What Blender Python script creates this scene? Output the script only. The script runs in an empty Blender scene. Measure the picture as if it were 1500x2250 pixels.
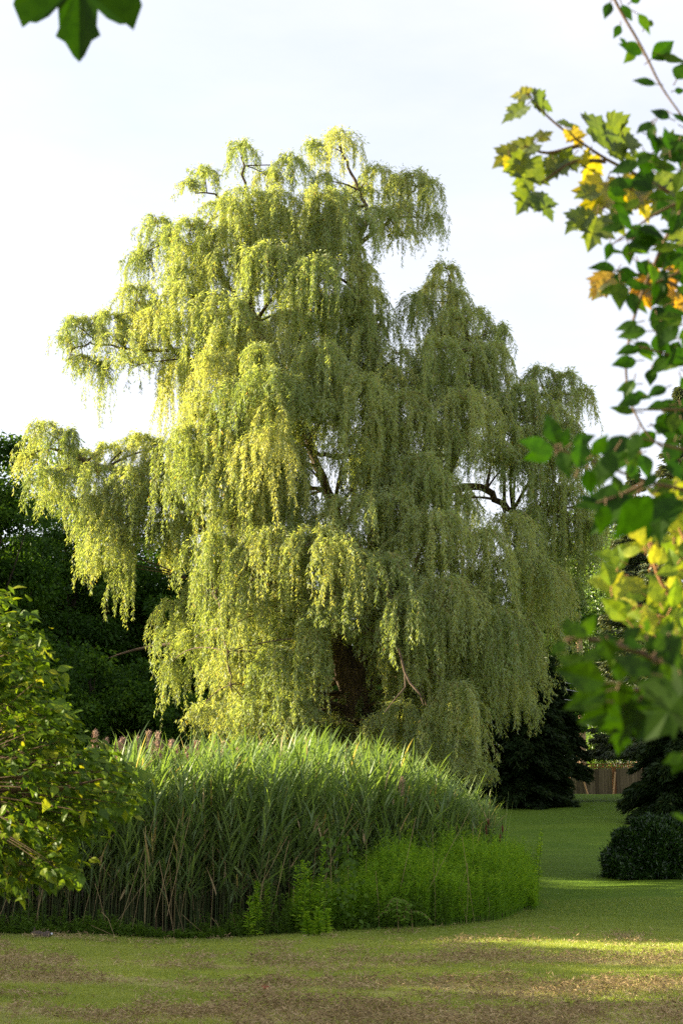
import bpy, bmesh, math, random
import numpy as np
from mathutils import Vector

# ------------------------------------------------------------------ camera, world, sun, exposure
scene = bpy.context.scene
THETA = math.atan(0.216); F = 3125.0; CAMZ = 1.6
cam_d = bpy.data.cameras.new('camera'); cam = bpy.data.objects.new('camera', cam_d)
scene.collection.objects.link(cam); scene.camera = cam
cam.location = (0, 0, CAMZ); cam.rotation_euler = (math.pi/2 + THETA, 0, 0)
cam_d.lens = 50; cam_d.sensor_width = 36; cam_d.clip_start = 0.05; cam_d.clip_end = 3000
cam_d.dof.use_dof = True; cam_d.dof.focus_distance = 30.0; cam_d.dof.aperture_fstop = 6.3

SUN_EL = math.radians(21); SUN_BACK = math.radians(14)     # sun low on the left, a little beyond the tree
sd = Vector((-math.cos(SUN_EL)*math.cos(SUN_BACK), math.cos(SUN_EL)*math.sin(SUN_BACK), math.sin(SUN_EL)))
world = bpy.data.worlds.new('World'); scene.world = world; world.use_nodes = True
wn = world.node_tree; wn.nodes.clear()
sky = wn.nodes.new('ShaderNodeTexSky'); sky.sky_type = 'NISHITA'; sky.sun_disc = False
sky.sun_elevation = SUN_EL; sky.sun_rotation = math.atan2(sd.x, sd.y)
sky.air_density = 1.0; sky.dust_density = 2.5; sky.ozone_density = 1.0
wtc = wn.nodes.new('ShaderNodeTexCoord'); wmp = wn.nodes.new('ShaderNodeMapping'); wmp.inputs['Scale'].default_value = (1, 1, 3.2)
wno = wn.nodes.new('ShaderNodeTexNoise'); wno.inputs['Scale'].default_value = 2.3; wno.inputs['Detail'].default_value = 7; wno.inputs['Roughness'].default_value = .55
wrp = wn.nodes.new('ShaderNodeMapRange'); wrp.inputs[1].default_value = .35; wrp.inputs[2].default_value = .75; wrp.inputs[3].default_value = .55; wrp.inputs[4].default_value = .88
wmx = wn.nodes.new('ShaderNodeMix'); wmx.data_type = 'RGBA'; wmx.inputs[7].default_value = (3.45, 3.4, 3.62, 1)   # thin bright cloud veil
wbg = wn.nodes.new('ShaderNodeBackground'); wbg.inputs[1].default_value = 0.066
wou = wn.nodes.new('ShaderNodeOutputWorld')
wn.links.new(wtc.outputs['Generated'], wmp.inputs[0]); wn.links.new(wmp.outputs[0], wno.inputs['Vector'])
wn.links.new(wno.outputs[0], wrp.inputs[0]); wn.links.new(wrp.outputs[0], wmx.inputs[0])
wn.links.new(sky.outputs[0], wmx.inputs[6]); wn.links.new(wmx.outputs[2], wbg.inputs[0]); wn.links.new(wbg.outputs[0], wou.inputs[0])

sun_d = bpy.data.lights.new('sun', 'SUN'); sun_d.energy = 4.8; sun_d.angle = math.radians(0.5); sun_d.color = (1, .87, .60)
sun = bpy.data.objects.new('sun', sun_d); scene.collection.objects.link(sun)
sun.rotation_euler = sd.to_track_quat('Z', 'Y').to_euler(); sun.location = (-30, 10, 30)
scene.view_settings.view_transform = 'Standard'; scene.view_settings.look = 'None'
scene.view_settings.exposure = 2.4; scene.view_settings.gamma = 1
scene.cycles.max_bounces = 6; scene.cycles.diffuse_bounces = 3; scene.cycles.transmission_bounces = 4
scene.cycles.glossy_bounces = 2; scene.cycles.use_denoising = False

# ------------------------------------------------------------------ helpers
R = np.random.default_rng(7)
ct, st = math.cos(THETA), math.sin(THETA)
def smooth(t):
    t = np.clip(t, 0, 1); return t*t*(3-2*t)
def gh(x, y):                                               # terrain height
    x = np.asarray(x, float); y = np.asarray(y, float)
    t = np.clip(y-21, 0, None)
    z = 0.058*(np.sqrt(t*t+16)-4)
    crest = 2.85 + 0.012*(y-70)
    z = np.where(y > 66, z + (crest-z)*smooth((y-66)/9), z)
    z = np.where(y > 74, 2.78 - .0*y, z) if False else z
    z = np.minimum(z, 2.86 - 0.25*smooth((y-72)/8))
    return z + .03*np.sin(x*.7+y*.3)*smooth((y-10)/10) + .02*np.sin(x*1.9-y*.8)
def P(px, py, Y):                                           # world point seen at photo pixel, at distance Y
    a = (px-750)/F; b = (1125-py)/F
    s = Y/(ct-b*st)
    return np.array([a*s, Y, CAMZ + s*(st+b*ct)])
def GX(px, Y):                                              # world x of pixel column px on the ground at Y
    z = float(gh(0, Y)); e = math.atan2(z-CAMZ, Y); b = math.tan(e-THETA)
    return (px-750)/F*Y/(ct-b*st)
def norm(v):
    return v/np.maximum(np.linalg.norm(v, axis=-1, keepdims=True), 1e-9)
def rnd(n, a=0., b=1.):
    return R.uniform(a, b, n)
def sph(n):
    return norm(R.normal(size=(n, 3)))

class MB:
    def __init__(s): s.v = []; s.q = []; s.t = []; s.a = []; s.n = 0
    def add(s, verts, quads=None, tris=None, var=0.5, mat=0):
        verts = np.asarray(verts, float).reshape(-1, 3)
        if quads is not None and len(quads): s.q.append((np.asarray(quads, np.int64)+s.n, mat))
        if tris is not None and len(tris): s.t.append((np.asarray(tris, np.int64)+s.n, mat))
        s.v.append(verts); s.a.append(np.broadcast_to(np.asarray(var, float), (len(verts),)).copy()); s.n += len(verts)
    def leaves(s, p, d, L, W, var=None, mat=0, droop=0., nrm=None):
        """rhombic leaves: p base, d direction, L length, W width"""
        n = len(p); d = norm(d)
        side = norm(np.cross(d, nrm if nrm is not None else R.normal(size=(n, 3))))
        L = np.broadcast_to(L, (n,))[:, None]; W = np.broadcast_to(W, (n,))[:, None]
        m = p + d*L*.42; tip = p + d*L - np.array([0, 0, 1])*L*droop
        vv = np.stack([p, m+side*W*.5, tip, m-side*W*.5], 1).reshape(-1, 3)
        q = np.arange(4*n).reshape(-1, 4)
        if var is None: var = rnd(n)
        s.add(vv, quads=q, var=np.repeat(var, 4), mat=mat)
    def ribbons(s, C, W, side, var=None, mat=0):
        """C (n,k,3) centre lines, W (n,k) widths, side (n,3) or (n,k,3)"""
        n, k, _ = C.shape
        if side.ndim == 2: side = side[:, None, :]
        A = C+side*W[..., None]*.5; B = C-side*W[..., None]*.5
        vv = np.stack([A, B], 2).reshape(-1, 3)
        base = (np.arange(n)*2*k)[:, None] + (np.arange(k-1)*2)[None, :]
        b = base.reshape(-1)
        q = np.stack([b, b+1, b+3, b+2], 1)
        if var is None: var = rnd(n)
        s.add(vv, quads=q, var=np.repeat(np.broadcast_to(var, (n,)), 2*k), mat=mat)
    def tube(s, pts, rad, seg=8, var=.5, mat=0, rough=0.):
        pts = np.asarray(pts, float); k = len(pts); rad = np.broadcast_to(np.asarray(rad, float), (k,))
        T = norm(np.gradient(pts, axis=0)); ref = np.array([0, 1., 0]) if abs(T[0][1]) < .8 else np.array([1., 0, 0])
        U = norm(np.cross(T, ref)); V = np.cross(T, U)
        an = np.linspace(0, 2*math.pi, seg, endpoint=False)
        rr = rad[:, None]*(1+rough*R.normal(size=(k, seg)))
        ring = pts[:, None]+rr[..., None]*(U[:, None]*np.cos(an)[None, :, None]+V[:, None]*np.sin(an)[None, :, None])
        i = np.arange(k-1)[:, None]*seg; j = np.arange(seg)[None]; j2 = (j+1) % seg
        q = np.stack([i+j, i+j2, i+seg+j2, i+seg+j], -1).reshape(-1, 4)
        s.add(ring.reshape(-1, 3), quads=q, var=var, mat=mat)
    def box(s, lo, hi, var=.5, mat=0):
        x0, y0, z0 = lo; x1, y1, z1 = hi
        v = [(x0,y0,z0),(x1,y0,z0),(x1,y1,z0),(x0,y1,z0),(x0,y0,z1),(x1,y0,z1),(x1,y1,z1),(x0,y1,z1)]
        s.add(v, quads=[(0,3,2,1),(4,5,6,7),(0,1,5,4),(1,2,6,5),(2,3,7,6),(3,0,4,7)], var=var, mat=mat)
    def build(s, name, mats, parent=None, smooth_=False, origin=None):
        me = bpy.data.meshes.new(name)
        V = np.concatenate(s.v) if s.v else np.zeros((0, 3))
        if origin is not None: V = V-np.asarray(origin, float)
        nq = sum(len(x[0]) for x in s.q); nt = sum(len(x[0]) for x in s.t)
        loops = np.concatenate([x[0].ravel() for x in s.q]+[x[0].ravel() for x in s.t])
        tot = np.concatenate([np.full(nq, 4), np.full(nt, 3)])
        mi = np.concatenate([np.full(len(x[0]), x[1]) for x in s.q]+[np.full(len(x[0]), x[1]) for x in s.t])
        me.vertices.add(len(V)); me.vertices.foreach_set('co', V.astype(np.float32).ravel())
        me.loops.add(len(loops)); me.loops.foreach_set('vertex_index', loops.astype(np.int32))
        me.polygons.add(nq+nt)
        me.polygons.foreach_set('loop_start', np.concatenate([[0], np.cumsum(tot)[:-1]]).astype(np.int32))
        me.polygons.foreach_set('loop_total', tot.astype(np.int32))
        me.polygons.foreach_set('material_index', mi.astype(np.int32))
        me.polygons.foreach_set('use_smooth', np.full(nq+nt, smooth_))
        at = me.attributes.new('v', 'FLOAT', 'POINT'); at.data.foreach_set('value', np.concatenate(s.a).astype(np.float32))
        for m in (mats if isinstance(mats, (list, tuple)) else [mats]): me.materials.append(m)
        me.update(calc_edges=True)
        o = bpy.data.objects.new(name, me); scene.collection.objects.link(o)
        if origin is not None and parent is None: o.location = origin
        if parent is not None: o.parent = parent
        return o
def tag(o, label=None, cat=None, group=None, kind=None):
    if label: o['label'] = label
    if cat: o['category'] = cat
    if group: o['group'] = group
    if kind: o['kind'] = kind
    return o
def thing(name, label, cat, loc, group=None, rz=0):
    o = bpy.data.objects.new(name, None); scene.collection.objects.link(o)
    o.location = loc; o.rotation_euler = (0, 0, rz); o.empty_display_size = .2
    return tag(o, label, cat, group)
def copy_thing(o, loc, rz, sc, label):
    c = o.copy(); scene.collection.objects.link(c); c.location = loc; c.rotation_euler = (0, 0, rz); c.scale = sc; c['label'] = label
    for ch in list(o.children):
        d = ch.copy(); scene.collection.objects.link(d); d.parent = c
    return c

# ------------------------------------------------------------------ materials
def ramp(nt, fac, cols):
    r = nt.nodes.new('ShaderNodeValToRGB'); e = r.color_ramp.elements
    while len(e) < len(cols): e.new(.5)
    for i, (p, c) in enumerate(cols): e[i].position = p; e[i].color = (*c, 1)
    nt.links.new(fac, r.inputs[0]); return r.outputs[0]
def leaf_mat(name, cols, trans=.42, tcol=None, gloss=.06, rough=.45, under=None, tboost=1.25, mott=0):
    m = bpy.data.materials.new(name); m.use_nodes = True; nt = m.node_tree; nt.nodes.clear(); N = nt.nodes.new; L = nt.links.new
    at = N('ShaderNodeAttribute'); at.attribute_name = 'v'
    col = ramp(nt, at.outputs['Fac'], cols)
    if mott:                                                  # blotches and worn spots on the big near leaves
        tc = N('ShaderNodeTexCoord'); no = N('ShaderNodeTexNoise'); no.inputs['Scale'].default_value = mott; no.inputs['Detail'].default_value = 5; L(tc.outputs['Object'], no.inputs['Vector'])
        mm = N('ShaderNodeMix'); mm.data_type = 'RGBA'; mm.blend_type = 'MULTIPLY'; mm.inputs[0].default_value = 1; L(col, mm.inputs[6])
        L(ramp(nt, no.outputs[0], [(.3, (.65, .7, .6)), (.5, (1, 1, 1)), (.72, (1.25, 1.1, .9))]), mm.inputs[7]); col = mm.outputs[2]
    df = N('ShaderNodeBsdfDiffuse'); tr = N('ShaderNodeBsdfTranslucent'); gl = N('ShaderNodeBsdfGlossy')
    dcol = col
    if under:
        ge = N('ShaderNodeNewGeometry'); mx = N('ShaderNodeMix'); mx.data_type = 'RGBA'
        L(ge.outputs['Backfacing'], mx.inputs[0]); L(col, mx.inputs[6]); mx.inputs[7].default_value = (*under, 1); dcol = mx.outputs[2]
    L(dcol, df.inputs[0])
    mu = N('ShaderNodeMix'); mu.data_type = 'RGBA'; mu.blend_type = 'MULTIPLY'; mu.inputs[0].default_value = 1
    L(col, mu.inputs[6]); t = tcol or (1.5, 1.35, .5); mu.inputs[7].default_value = (t[0]*tboost, t[1]*tboost, t[2]*tboost, 1); L(mu.outputs[2], tr.inputs[0])
    m1 = N('ShaderNodeMixShader'); m1.inputs[0].default_value = trans; L(df.outputs[0], m1.inputs[1]); L(tr.outputs[0], m1.inputs[2])
    gl.inputs['Roughness'].default_value = rough; gl.inputs[0].default_value = (1, 1, 1, 1)
    m2 = N('ShaderNodeMixShader'); m2.inputs[0].default_value = gloss; L(m1.outputs[0], m2.inputs[1]); L(gl.outputs[0], m2.inputs[2])
    o = N('ShaderNodeOutputMaterial'); L(m2.outputs[0], o.inputs[0]); return m
def rough_mat(name, cols, scale=8, stretch=(1, 1, 1), rough=.9, bump=.4, attr=False, spec=.2):
    m = bpy.data.materials.new(name); m.use_nodes = True; nt = m.node_tree; N = nt.nodes.new; L = nt.links.new
    bs = nt.nodes['Principled BSDF']; bs.inputs['Roughness'].default_value = rough; bs.inputs['Specular IOR Level'].default_value = spec
    tc = N('ShaderNodeTexCoord'); mp = N('ShaderNodeMapping'); mp.inputs['Scale'].default_value = stretch
    no = N('ShaderNodeTexNoise'); no.inputs['Scale'].default_value = scale; no.inputs['Detail'].default_value = 8; no.inputs['Roughness'].default_value = .65
    L(tc.outputs['Object'], mp.inputs[0]); L(mp.outputs[0], no.inputs['Vector'])
    fac = no.outputs[0]
    if attr:
        at = N('ShaderNodeAttribute'); at.attribute_name = 'v'; ma = N('ShaderNodeMath'); ma.operation = 'MULTIPLY_ADD'
        L(at.outputs['Fac'], ma.inputs[0]); ma.inputs[1].default_value = .5; L(no.outputs[0], ma.inputs[2])
        mb = N('ShaderNodeMath'); mb.operation = 'SUBTRACT'; L(ma.outputs[0], mb.inputs[0]); mb.inputs[1].default_value = .25; fac = mb.outputs[0]
    L(ramp(nt, fac, cols), bs.inputs['Base Color'])
    bu = N('ShaderNodeBump'); bu.inputs['Strength'].default_value = bump; bu.inputs['Distance'].default_value = .03
    L(no.outputs[0], bu.inputs['Height']); L(bu.outputs[0], bs.inputs['Normal']); return m

M_willow = leaf_mat('willow_leaf', [(0, (.14, .205, .065)), (.5, (.25, .32, .11)), (.93, (.42, .445, .18)), (1, (.42, .28, .08))], trans=.46, under=(.28, .35, .19), gloss=.02)
M_twig = rough_mat('willow_twig', [(.3, (.16, .13, .045)), (.7, (.26, .22, .08))], scale=5, bump=0)
M_bark = rough_mat('willow_bark', [(.3, (.025, .018, .012)), (.55, (.11, .078, .05)), (.75, (.2, .14, .09))], scale=7, stretch=(2.2, 2.2, .35), bump=1.0)
M_barkl = rough_mat('pale_bark', [(.3, (.16, .1, .06)), (.7, (.4, .26, .16))], scale=9, stretch=(1, 1, .6), bump=.6)
M_limb = rough_mat('limb_bark', [(.3, (.05, .035, .025)), (.7, (.15, .105, .07))], scale=9, bump=.6)
M_darkbark = rough_mat('dark_bark', [(.3, (.02, .016, .012)), (.7, (.07, .055, .04))], scale=8, stretch=(2, 2, .4), bump=.8)
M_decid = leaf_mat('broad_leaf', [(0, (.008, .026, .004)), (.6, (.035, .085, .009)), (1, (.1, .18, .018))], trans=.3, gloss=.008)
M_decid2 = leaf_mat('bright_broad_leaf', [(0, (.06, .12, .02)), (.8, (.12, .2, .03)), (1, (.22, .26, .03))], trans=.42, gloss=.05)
M_conif = leaf_mat('conifer_needle', [(0, (.008, .02, .006)), (.8, (.022, .042, .01)), (1, (.04, .055, .012))], trans=.12, gloss=.012)
M_spruce = leaf_mat('spruce_needle', [(0, (.05, .075, .04)), (.8, (.085, .11, .05)), (1, (.13, .12, .05))], trans=.15, gloss=.03)
M_holly = leaf_mat('dark_shrub_leaf', [(0, (.006, .022, .004)), (.8, (.022, .055, .008)), (1, (.05, .1, .012))], trans=.15, gloss=.03, rough=.35)
M_reed = leaf_mat('reed_leaf', [(0, (.075, .125, .042)), (.6, (.13, .19, .062)), (.93, (.21, .27, .08)), (1, (.38, .28, .14))], trans=.33, gloss=.02, tcol=(1.3, 1.4, .5))
M_reedstem = rough_mat('reed_stem', [(.2, (.03, .05, .015)), (.55, (.06, .07, .025)), (.8, (.16, .12, .05))], scale=1.2, bump=0, attr=True)
M_dry = rough_mat('dry_stalk', [(.2, (.12, .085, .04)), (.8, (.34, .25, .13))], scale=3, bump=0, attr=True)
M_plume = rough_mat('reed_plume', [(.2, (.32, .21, .15)), (.8, (.55, .38, .28))], scale=9, bump=0)
M_feather = leaf_mat('feathery_leaf', [(0, (.06, .14, .01)), (.6, (.16, .3, .018)), (1, (.36, .48, .035))], trans=.4, gloss=.01, tcol=(1.4, 1.3, .3))
M_weed = leaf_mat('weed_leaf', [(0, (.035, .075, .006)), (1, (.1, .18, .015))], trans=.35, gloss=.01)
M_grass = leaf_mat('grass_blade', [(0, (.17, .22, .035)), (.55, (.3, .34, .065)), (.8, (.42, .4, .12)), (1, (.52, .43, .2))], trans=.3, gloss=.03)
M_clip = leaf_mat('dry_clipping', [(0, (.12, .085, .04)), (.6, (.38, .28, .145)), (1, (.58, .46, .27))], trans=.1, gloss=.0, tcol=(1, 1, 1))
M_shoot = leaf_mat('shoot_leaf', [(0, (.04, .09, .008)), (.6, (.12, .19, .015)), (1, (.26, .27, .03))], trans=.42, gloss=.015, mott=45)
M_bush = leaf_mat('bush_leaf', [(0, (.03, .065, .006)), (.6, (.08, .14, .012)), (1, (.22, .25, .018))], trans=.42, gloss=.012, mott=45)
M_vine = leaf_mat('vine_leaf', [(0, (.012, .036, .0015)), (.7, (.024, .062, .002)), (1, (.055, .09, .004))], trans=.42, gloss=.008, tcol=(1.0, 1.3, .2), mott=60)
M_maple = leaf_mat('maple_leaf', [(0, (.05, .09, .015)), (.5, (.1, .14, .015)), (.8, (.26, .24, .012)), (1, (.32, .17, .015))], trans=.45, gloss=.02, under=(.09, .12, .05), mott=60)
M_mapledark = leaf_mat('dark_maple_leaf', [(0, (.01, .03, .001)), (1, (.035, .07, .003))], trans=.42, gloss=.008, tcol=(1.1, 1.3, .2), mott=60)
M_flower = leaf_mat('white_blossom', [(0, (.7, .66, .66)), (1, (.8, .78, .75))], trans=.3, gloss=0, tcol=(1, 1, 1), tboost=1)
M_twigd = rough_mat('shoot_bark', [(.3, (.05, .03, .02)), (.7, (.14, .09, .05))], scale=30, bump=.2)
M_twigr = rough_mat('red_shoot', [(.3, (.2, .09, .04)), (.7, (.32, .16, .07))], scale=30, bump=.2)
M_board = rough_mat('fence_board', [(.2, (.05, .035, .024)), (.8, (.15, .11, .075))], scale=3, stretch=(6, 6, .5), bump=.4, attr=True)
M_post = rough_mat('fence_post', [(.3, (.1, .04, .016)), (.7, (.2, .085, .032))], scale=6, stretch=(4, 4, .6), bump=.4)
M_brace = rough_mat('raw_timber', [(.3, (.3, .17, .09)), (.7, (.45, .28, .16))], scale=6, stretch=(4, 4, .6), bump=.3)
M_stone = rough_mat('pale_stone', [(.3, (.3, .28, .25)), (.7, (.5, .47, .42))], scale=10)
M_wire = rough_mat('cable', [(.3, (.3, .3, .3)), (.7, (.5, .5, .5))], scale=4, bump=0, rough=.5)

# ------------------------------------------------------------------ lawn (one sheet)
def lawn_material():
    m = bpy.data.materials.new('lawn'); m.use_nodes = True; nt = m.node_tree; N = nt.nodes.new; L = nt.links.new
    bs = nt.nodes['Principled BSDF']; bs.inputs['Roughness'].default_value = .95; bs.inputs['Specular IOR Level'].default_value = .1
    tc = N('ShaderNodeTexCoord')
    def noise(sc, stretch, det=6, ro=.6):
        mp = N('ShaderNodeMapping'); mp.inputs['Scale'].default_value = stretch; L(tc.outputs['Object'], mp.inputs[0])
        n = N('ShaderNodeTexNoise'); n.inputs['Scale'].default_value = sc; n.inputs['Detail'].default_value = det; n.inputs['Roughness'].default_value = ro
        L(mp.outputs[0], n.inputs['Vector']); return n.outputs[0]
    fine = noise(22, (1, .7, 1), 8, .75); big = noise(.35, (1, 1.6, 1)); mid = noise(2.2, (.8, 1.4, 1), 7, .65)
    at = N('ShaderNodeAttribute'); at.attribute_name = 'v'           # 0 thick green grass .. 1 dry thatch rows
    green = ramp(nt, fine, [(.3, (.14, .17, .015)), (.5, (.27, .31, .04)), (.7, (.4, .42, .08))])
    dry = ramp(nt, fine, [(.3, (.22, .18, .07)), (.5, (.44, .37, .15)), (.7, (.6, .52, .25))])
    def math_(op, a, b):
        n = N('ShaderNodeMath'); n.operation = op
        for k, x in enumerate((a, b)):
            if isinstance(x, (int, float)): n.inputs[k].default_value = x
            else: L(x, n.inputs[k])
        return n.outputs[0]
    f = math_('ADD', math_('MULTIPLY', mid, 2.2), math_('MULTIPLY', fine, .8))
    f = math_('ADD', f, math_('SUBTRACT', at.outputs['Fac'], 2.22))
    mr = N('ShaderNodeMapRange'); L(f, mr.inputs[0]); mr.inputs[1].default_value = -.2; mr.inputs[2].default_value = .35
    mx = N('ShaderNodeMix'); mx.data_type = 'RGBA'; L(mr.outputs[0], mx.inputs[0]); L(green, mx.inputs[6]); L(dry, mx.inputs[7])
    m2 = N('ShaderNodeMix'); m2.data_type = 'RGBA'; m2.blend_type = 'MULTIPLY'; m2.inputs[0].default_value = 1
    lush = N('ShaderNodeMapRange'); L(at.outputs['Fac'], lush.inputs[0]); lush.inputs[1].default_value = 0; lush.inputs[2].default_value = .24; lush.inputs[3].default_value = 0; lush.inputs[4].default_value = 1
    deep = ramp(nt, fine, [(.3, (.04, .08, .005)), (.5, (.105, .17, .012)), (.7, (.18, .25, .025))])
    m3 = N('ShaderNodeMix'); m3.data_type = 'RGBA'; L(lush.outputs[0], m3.inputs[0]); L(deep, m3.inputs[6]); L(green, m3.inputs[7]); L(m3.outputs[2], mx.inputs[6])
    L(mx.outputs[2], m2.inputs[6]); L(ramp(nt, big, [(.35, (.7, .8, .6)), (.65, (1.0, 1.0, 1.0))]), m2.inputs[7])
    L(m2.outputs[2], bs.inputs['Base Color'])
    bu = N('ShaderNodeBump'); bu.inputs['Strength'].default_value = .9; bu.inputs['Distance'].default_value = .05
    L(math_('ADD', fine, math_('MULTIPLY', mid, 1.5)), bu.inputs['Height']); L(bu.outputs[0], bs.inputs['Normal']); return m
M_lawn = lawn_material()
def vnoise(x, y, s, seed):
    rg = np.random.default_rng(seed); T = rg.random((64, 64)); u, v = x/s+500, y/s+500
    i, j = np.floor(u).astype(int), np.floor(v).astype(int); fu, fv = u-i, v-j; fu = fu*fu*(3-2*fu); fv = fv*fv*(3-2*fv)
    a = T[i % 64, j % 64]; b = T[(i+1) % 64, j % 64]; c = T[i % 64, (j+1) % 64]; e = T[(i+1) % 64, (j+1) % 64]
    return (a*(1-fu)+b*fu)*(1-fv)+(c*(1-fu)+e*fu)*fv
def bands(x, y):
    """dryness of the lawn: raked rows of brown thatch crossing the near lawn, green turf further off"""
    w = .8*(vnoise(x*.4, y, .9, 31)-.5)+.4*(vnoise(x*.6, y, .35, 32)-.5)
    yy = y+w+.04*x
    d = np.zeros_like(yy)
    for q, (c, s, a) in enumerate(((17.0, .6, .75), (14.6, .6, .85), (12.5, .6, .95), (10.6, .7, .9), (19.2, .25, .35), (8.6, 1, .8))):
        br = np.clip(.3+1.4*vnoise(x*.35, y*.9, .8, 40+q)*(.4+1.*vnoise(x*.6, y*1.4, .2, 50+q)), 0, 1.1)
        d = np.maximum(d, a*br*np.exp(-(np.abs(yy-c)/s)**2.5))
    d = d + (.2+.2*vnoise(x*.6, y*1.5, .5, 35))*(1-smooth((y-17)/9))
    return np.clip(d + .3*vnoise(x*.4, y, .8, 36)*np.exp(-((yy-19.6)/.5)**2)*np.clip((x+2)/2, 0, 1), 0, 1)
ys = np.concatenate([np.linspace(-30, 6, 20), np.linspace(6.2, 26, 180), np.linspace(26.5, 100, 120), np.linspace(110, 1500, 20)])
xs = np.concatenate([np.linspace(-900, -40, 12), np.linspace(-36, -9, 12), np.linspace(-8.8, 14, 130), np.linspace(16, 40, 12), np.linspace(60, 900, 10)])
X, Y = np.meshgrid(xs, ys)
Z = gh(X, Y)
mb = MB(); nx, ny = len(xs), len(ys)
i = (np.arange(ny-1)[:, None]*nx+np.arange(nx-1)[None]).ravel()
mb.add(np.stack([X, Y, Z], -1), quads=np.stack([i, i+1, i+nx+1, i+nx], 1), var=bands(X, Y).ravel())
tag(mb.build('lawn', M_lawn, smooth_=True), 'mown lawn with raked rows of brown thatch', kind='structure')

# front edge of the overgrown bed: Y of its near edge for a pixel column
EDGE = np.array([(-300, 20.6), (0, 21.0), (300, 20.7), (600, 20.9), (850, 21.6), (1000, 22.3), (1100, 23.2), (1160, 25.2), (1172, 27.5), (1150, 31), (1110, 36)])
edge_w = [(GX(px, yy), yy) for px, yy in EDGE]
edge_front = np.array(edge_w[:8])
def bed_front(x): return np.interp(x, edge_front[:, 0], edge_front[:, 1])

# bare dark soil under the bed, 4 mm proud of the lawn
M_soil = rough_mat('bed_soil', [(.3, (.02, .015, .008)), (.7, (.07, .05, .025))], scale=6)
mb = MB(); poly = [(-14, 20.6)]+edge_w+[(2, 40), (-14, 40)]
cx = np.linspace(-14, 3.0, 60); g = []
for x in cx:
    y0 = float(bed_front(x))+.3+.12*math.sin(x*5); y1 = 40 if x < 3 else 34-(x-3)*7
    for t in np.linspace(0, 1, 24):
        y = y0+(max(y1, y0+.5)-y0)*t**1.5; g.append((x, y, float(gh(x, y))+.03))
i = (np.arange(59)[:, None]*24+np.arange(23)[None]).ravel()
mb.add(g, quads=np.stack([i, i+24, i+25, i+1], 1))
tag(mb.build('soil', M_soil, smooth_=True), 'dark bare soil under the reed bed', kind='structure')

# ------------------------------------------------------------------ grass blades and thatch clippings (uncountable)
def in_view(n, y0, y1, pw=1.):
    y = y0+(y1-y0)*rnd(n)**pw; x = (rnd(n)-.5)*2*(.262*y+.3); return x, y
mb = MB(); n = 300000
x, y = in_view(n, 9.8, 27, 1.3)
keep = (y < bed_front(x)+.2) | (x > 3.6)
dry = bands(x, y); keep &= rnd(n) > dry*.6
x, y, dry = x[keep], y[keep], dry[keep]; n = len(x)
cl = .5+.5*np.sin(x*3.1+2*np.sin(y*2.3))*np.sin(y*4.3+1.7*np.sin(x*1.9))
p = np.stack([x, y, gh(x, y)], 1); d = norm(np.stack([R.normal(0, .55, n), R.normal(0, .55, n), np.full(n, 1.)], 1))
hh = (.022+.03*rnd(n)*(.5+cl))
mb.leaves(p, d, hh, .004+.0035*rnd(n), var=np.clip(.1+.4*rnd(n)+dry*.4-.2*cl, 0, 1), droop=.15)
tag(mb.build('grass', M_grass), 'short mown grass of the near lawn', 'grass', kind='stuff')
mb = MB(); n = 260000
x, y = in_view(n, 9.6, 22, 1.)
cn = .35*vnoise(x*.5, y, .4, 1)+.3*vnoise(x*.55, y, .18, 2)+.35*vnoise(x*.6, y, .08, 3)
dd = bands(x, y); heap = np.clip(dd*1.3+(cn-.5)*3.2-.72, 0, 1)
keep = (heap > .03) & (rnd(n) < heap*2.2) & (y < bed_front(x)+.1)
x, y, heap, cn = x[keep], y[keep], heap[keep], cn[keep]; n = len(x)
p = np.stack([x, y, gh(x, y)+rnd(n)*heap*.13+.004], 1); d = norm(R.normal(size=(n, 3))*np.array([1, 1, .5]))
mb.leaves(p, d, .03+.05*rnd(n), .005+.006*rnd(n), var=np.clip(.65*rnd(n)+.3*(1-heap), 0, 1))
tag(mb.build('thatch_clippings', M_clip), 'brown raked thatch lying in rows over the near lawn', 'thatch', kind='stuff')

# ------------------------------------------------------------------ the weeping willow
SIL = [(400,430),(400,402),(450,376),(490,345),(530,320),(572,335),(600,368),(640,352),(682,308),(740,302),(788,325),(830,370),(870,382),(920,384),(966,398),
       (976,560),(940,590),(895,560),(862,600),(850,640),(900,655),(950,610),(1000,582),(1032,630),(1062,692),(1112,712),(1135,782),(1180,812),(1245,815),(1292,852),
       (1302,960),(1272,1050),(1322,1150),(1328,1240),(1290,1340),(1215,1440),(1200,1560),(1176,1640),(1110,1600),(1085,1745),(1000,1735),(900,1720),(700,1690),(440,1650),
       (440,1500),(415,1480),(395,1640),(365,1640),(345,1500),(350,1360),(390,1290),(345,1240),(300,1180),(285,1390),(258,1370),(240,1270),(205,1340),(170,1300),(155,1210),(120,1150),
       (60,1130),(40,1080),(42,1000),(90,935),(150,945),(200,970),(205,880),(160,850),(122,800),(122,735),(160,695),(232,690),(250,640),(285,600),(285,520),(320,490),(400,478)]
HOLES = [[(250,850),(300,860),(330,880),(385,840),(400,880),(395,985),(330,955),(250,965)], [(700,1000),(760,1000),(745,1060),(705,1140),(675,1110)],
         [(130,860),(205,885),(205,965),(110,930)], [(1010,1090),(1110,1070),(1140,1120),(1060,1130)], [(770,470),(820,480),(815,560),(775,570)],[(850,590),(905,570),(930,600),(870,650)],
         [(740,1460),(825,1460),(835,1590),(760,1600)], [(420,1470),(458,1470),(450,1640),(405,1640)], [(455,1190),(485,1240),(475,1310),(440,1290)], [(690,1450),(738,1440),(738,1600),(700,1590)], [(1040,1560),(1075,1570),(1085,1700),(1050,1640)]]
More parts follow.
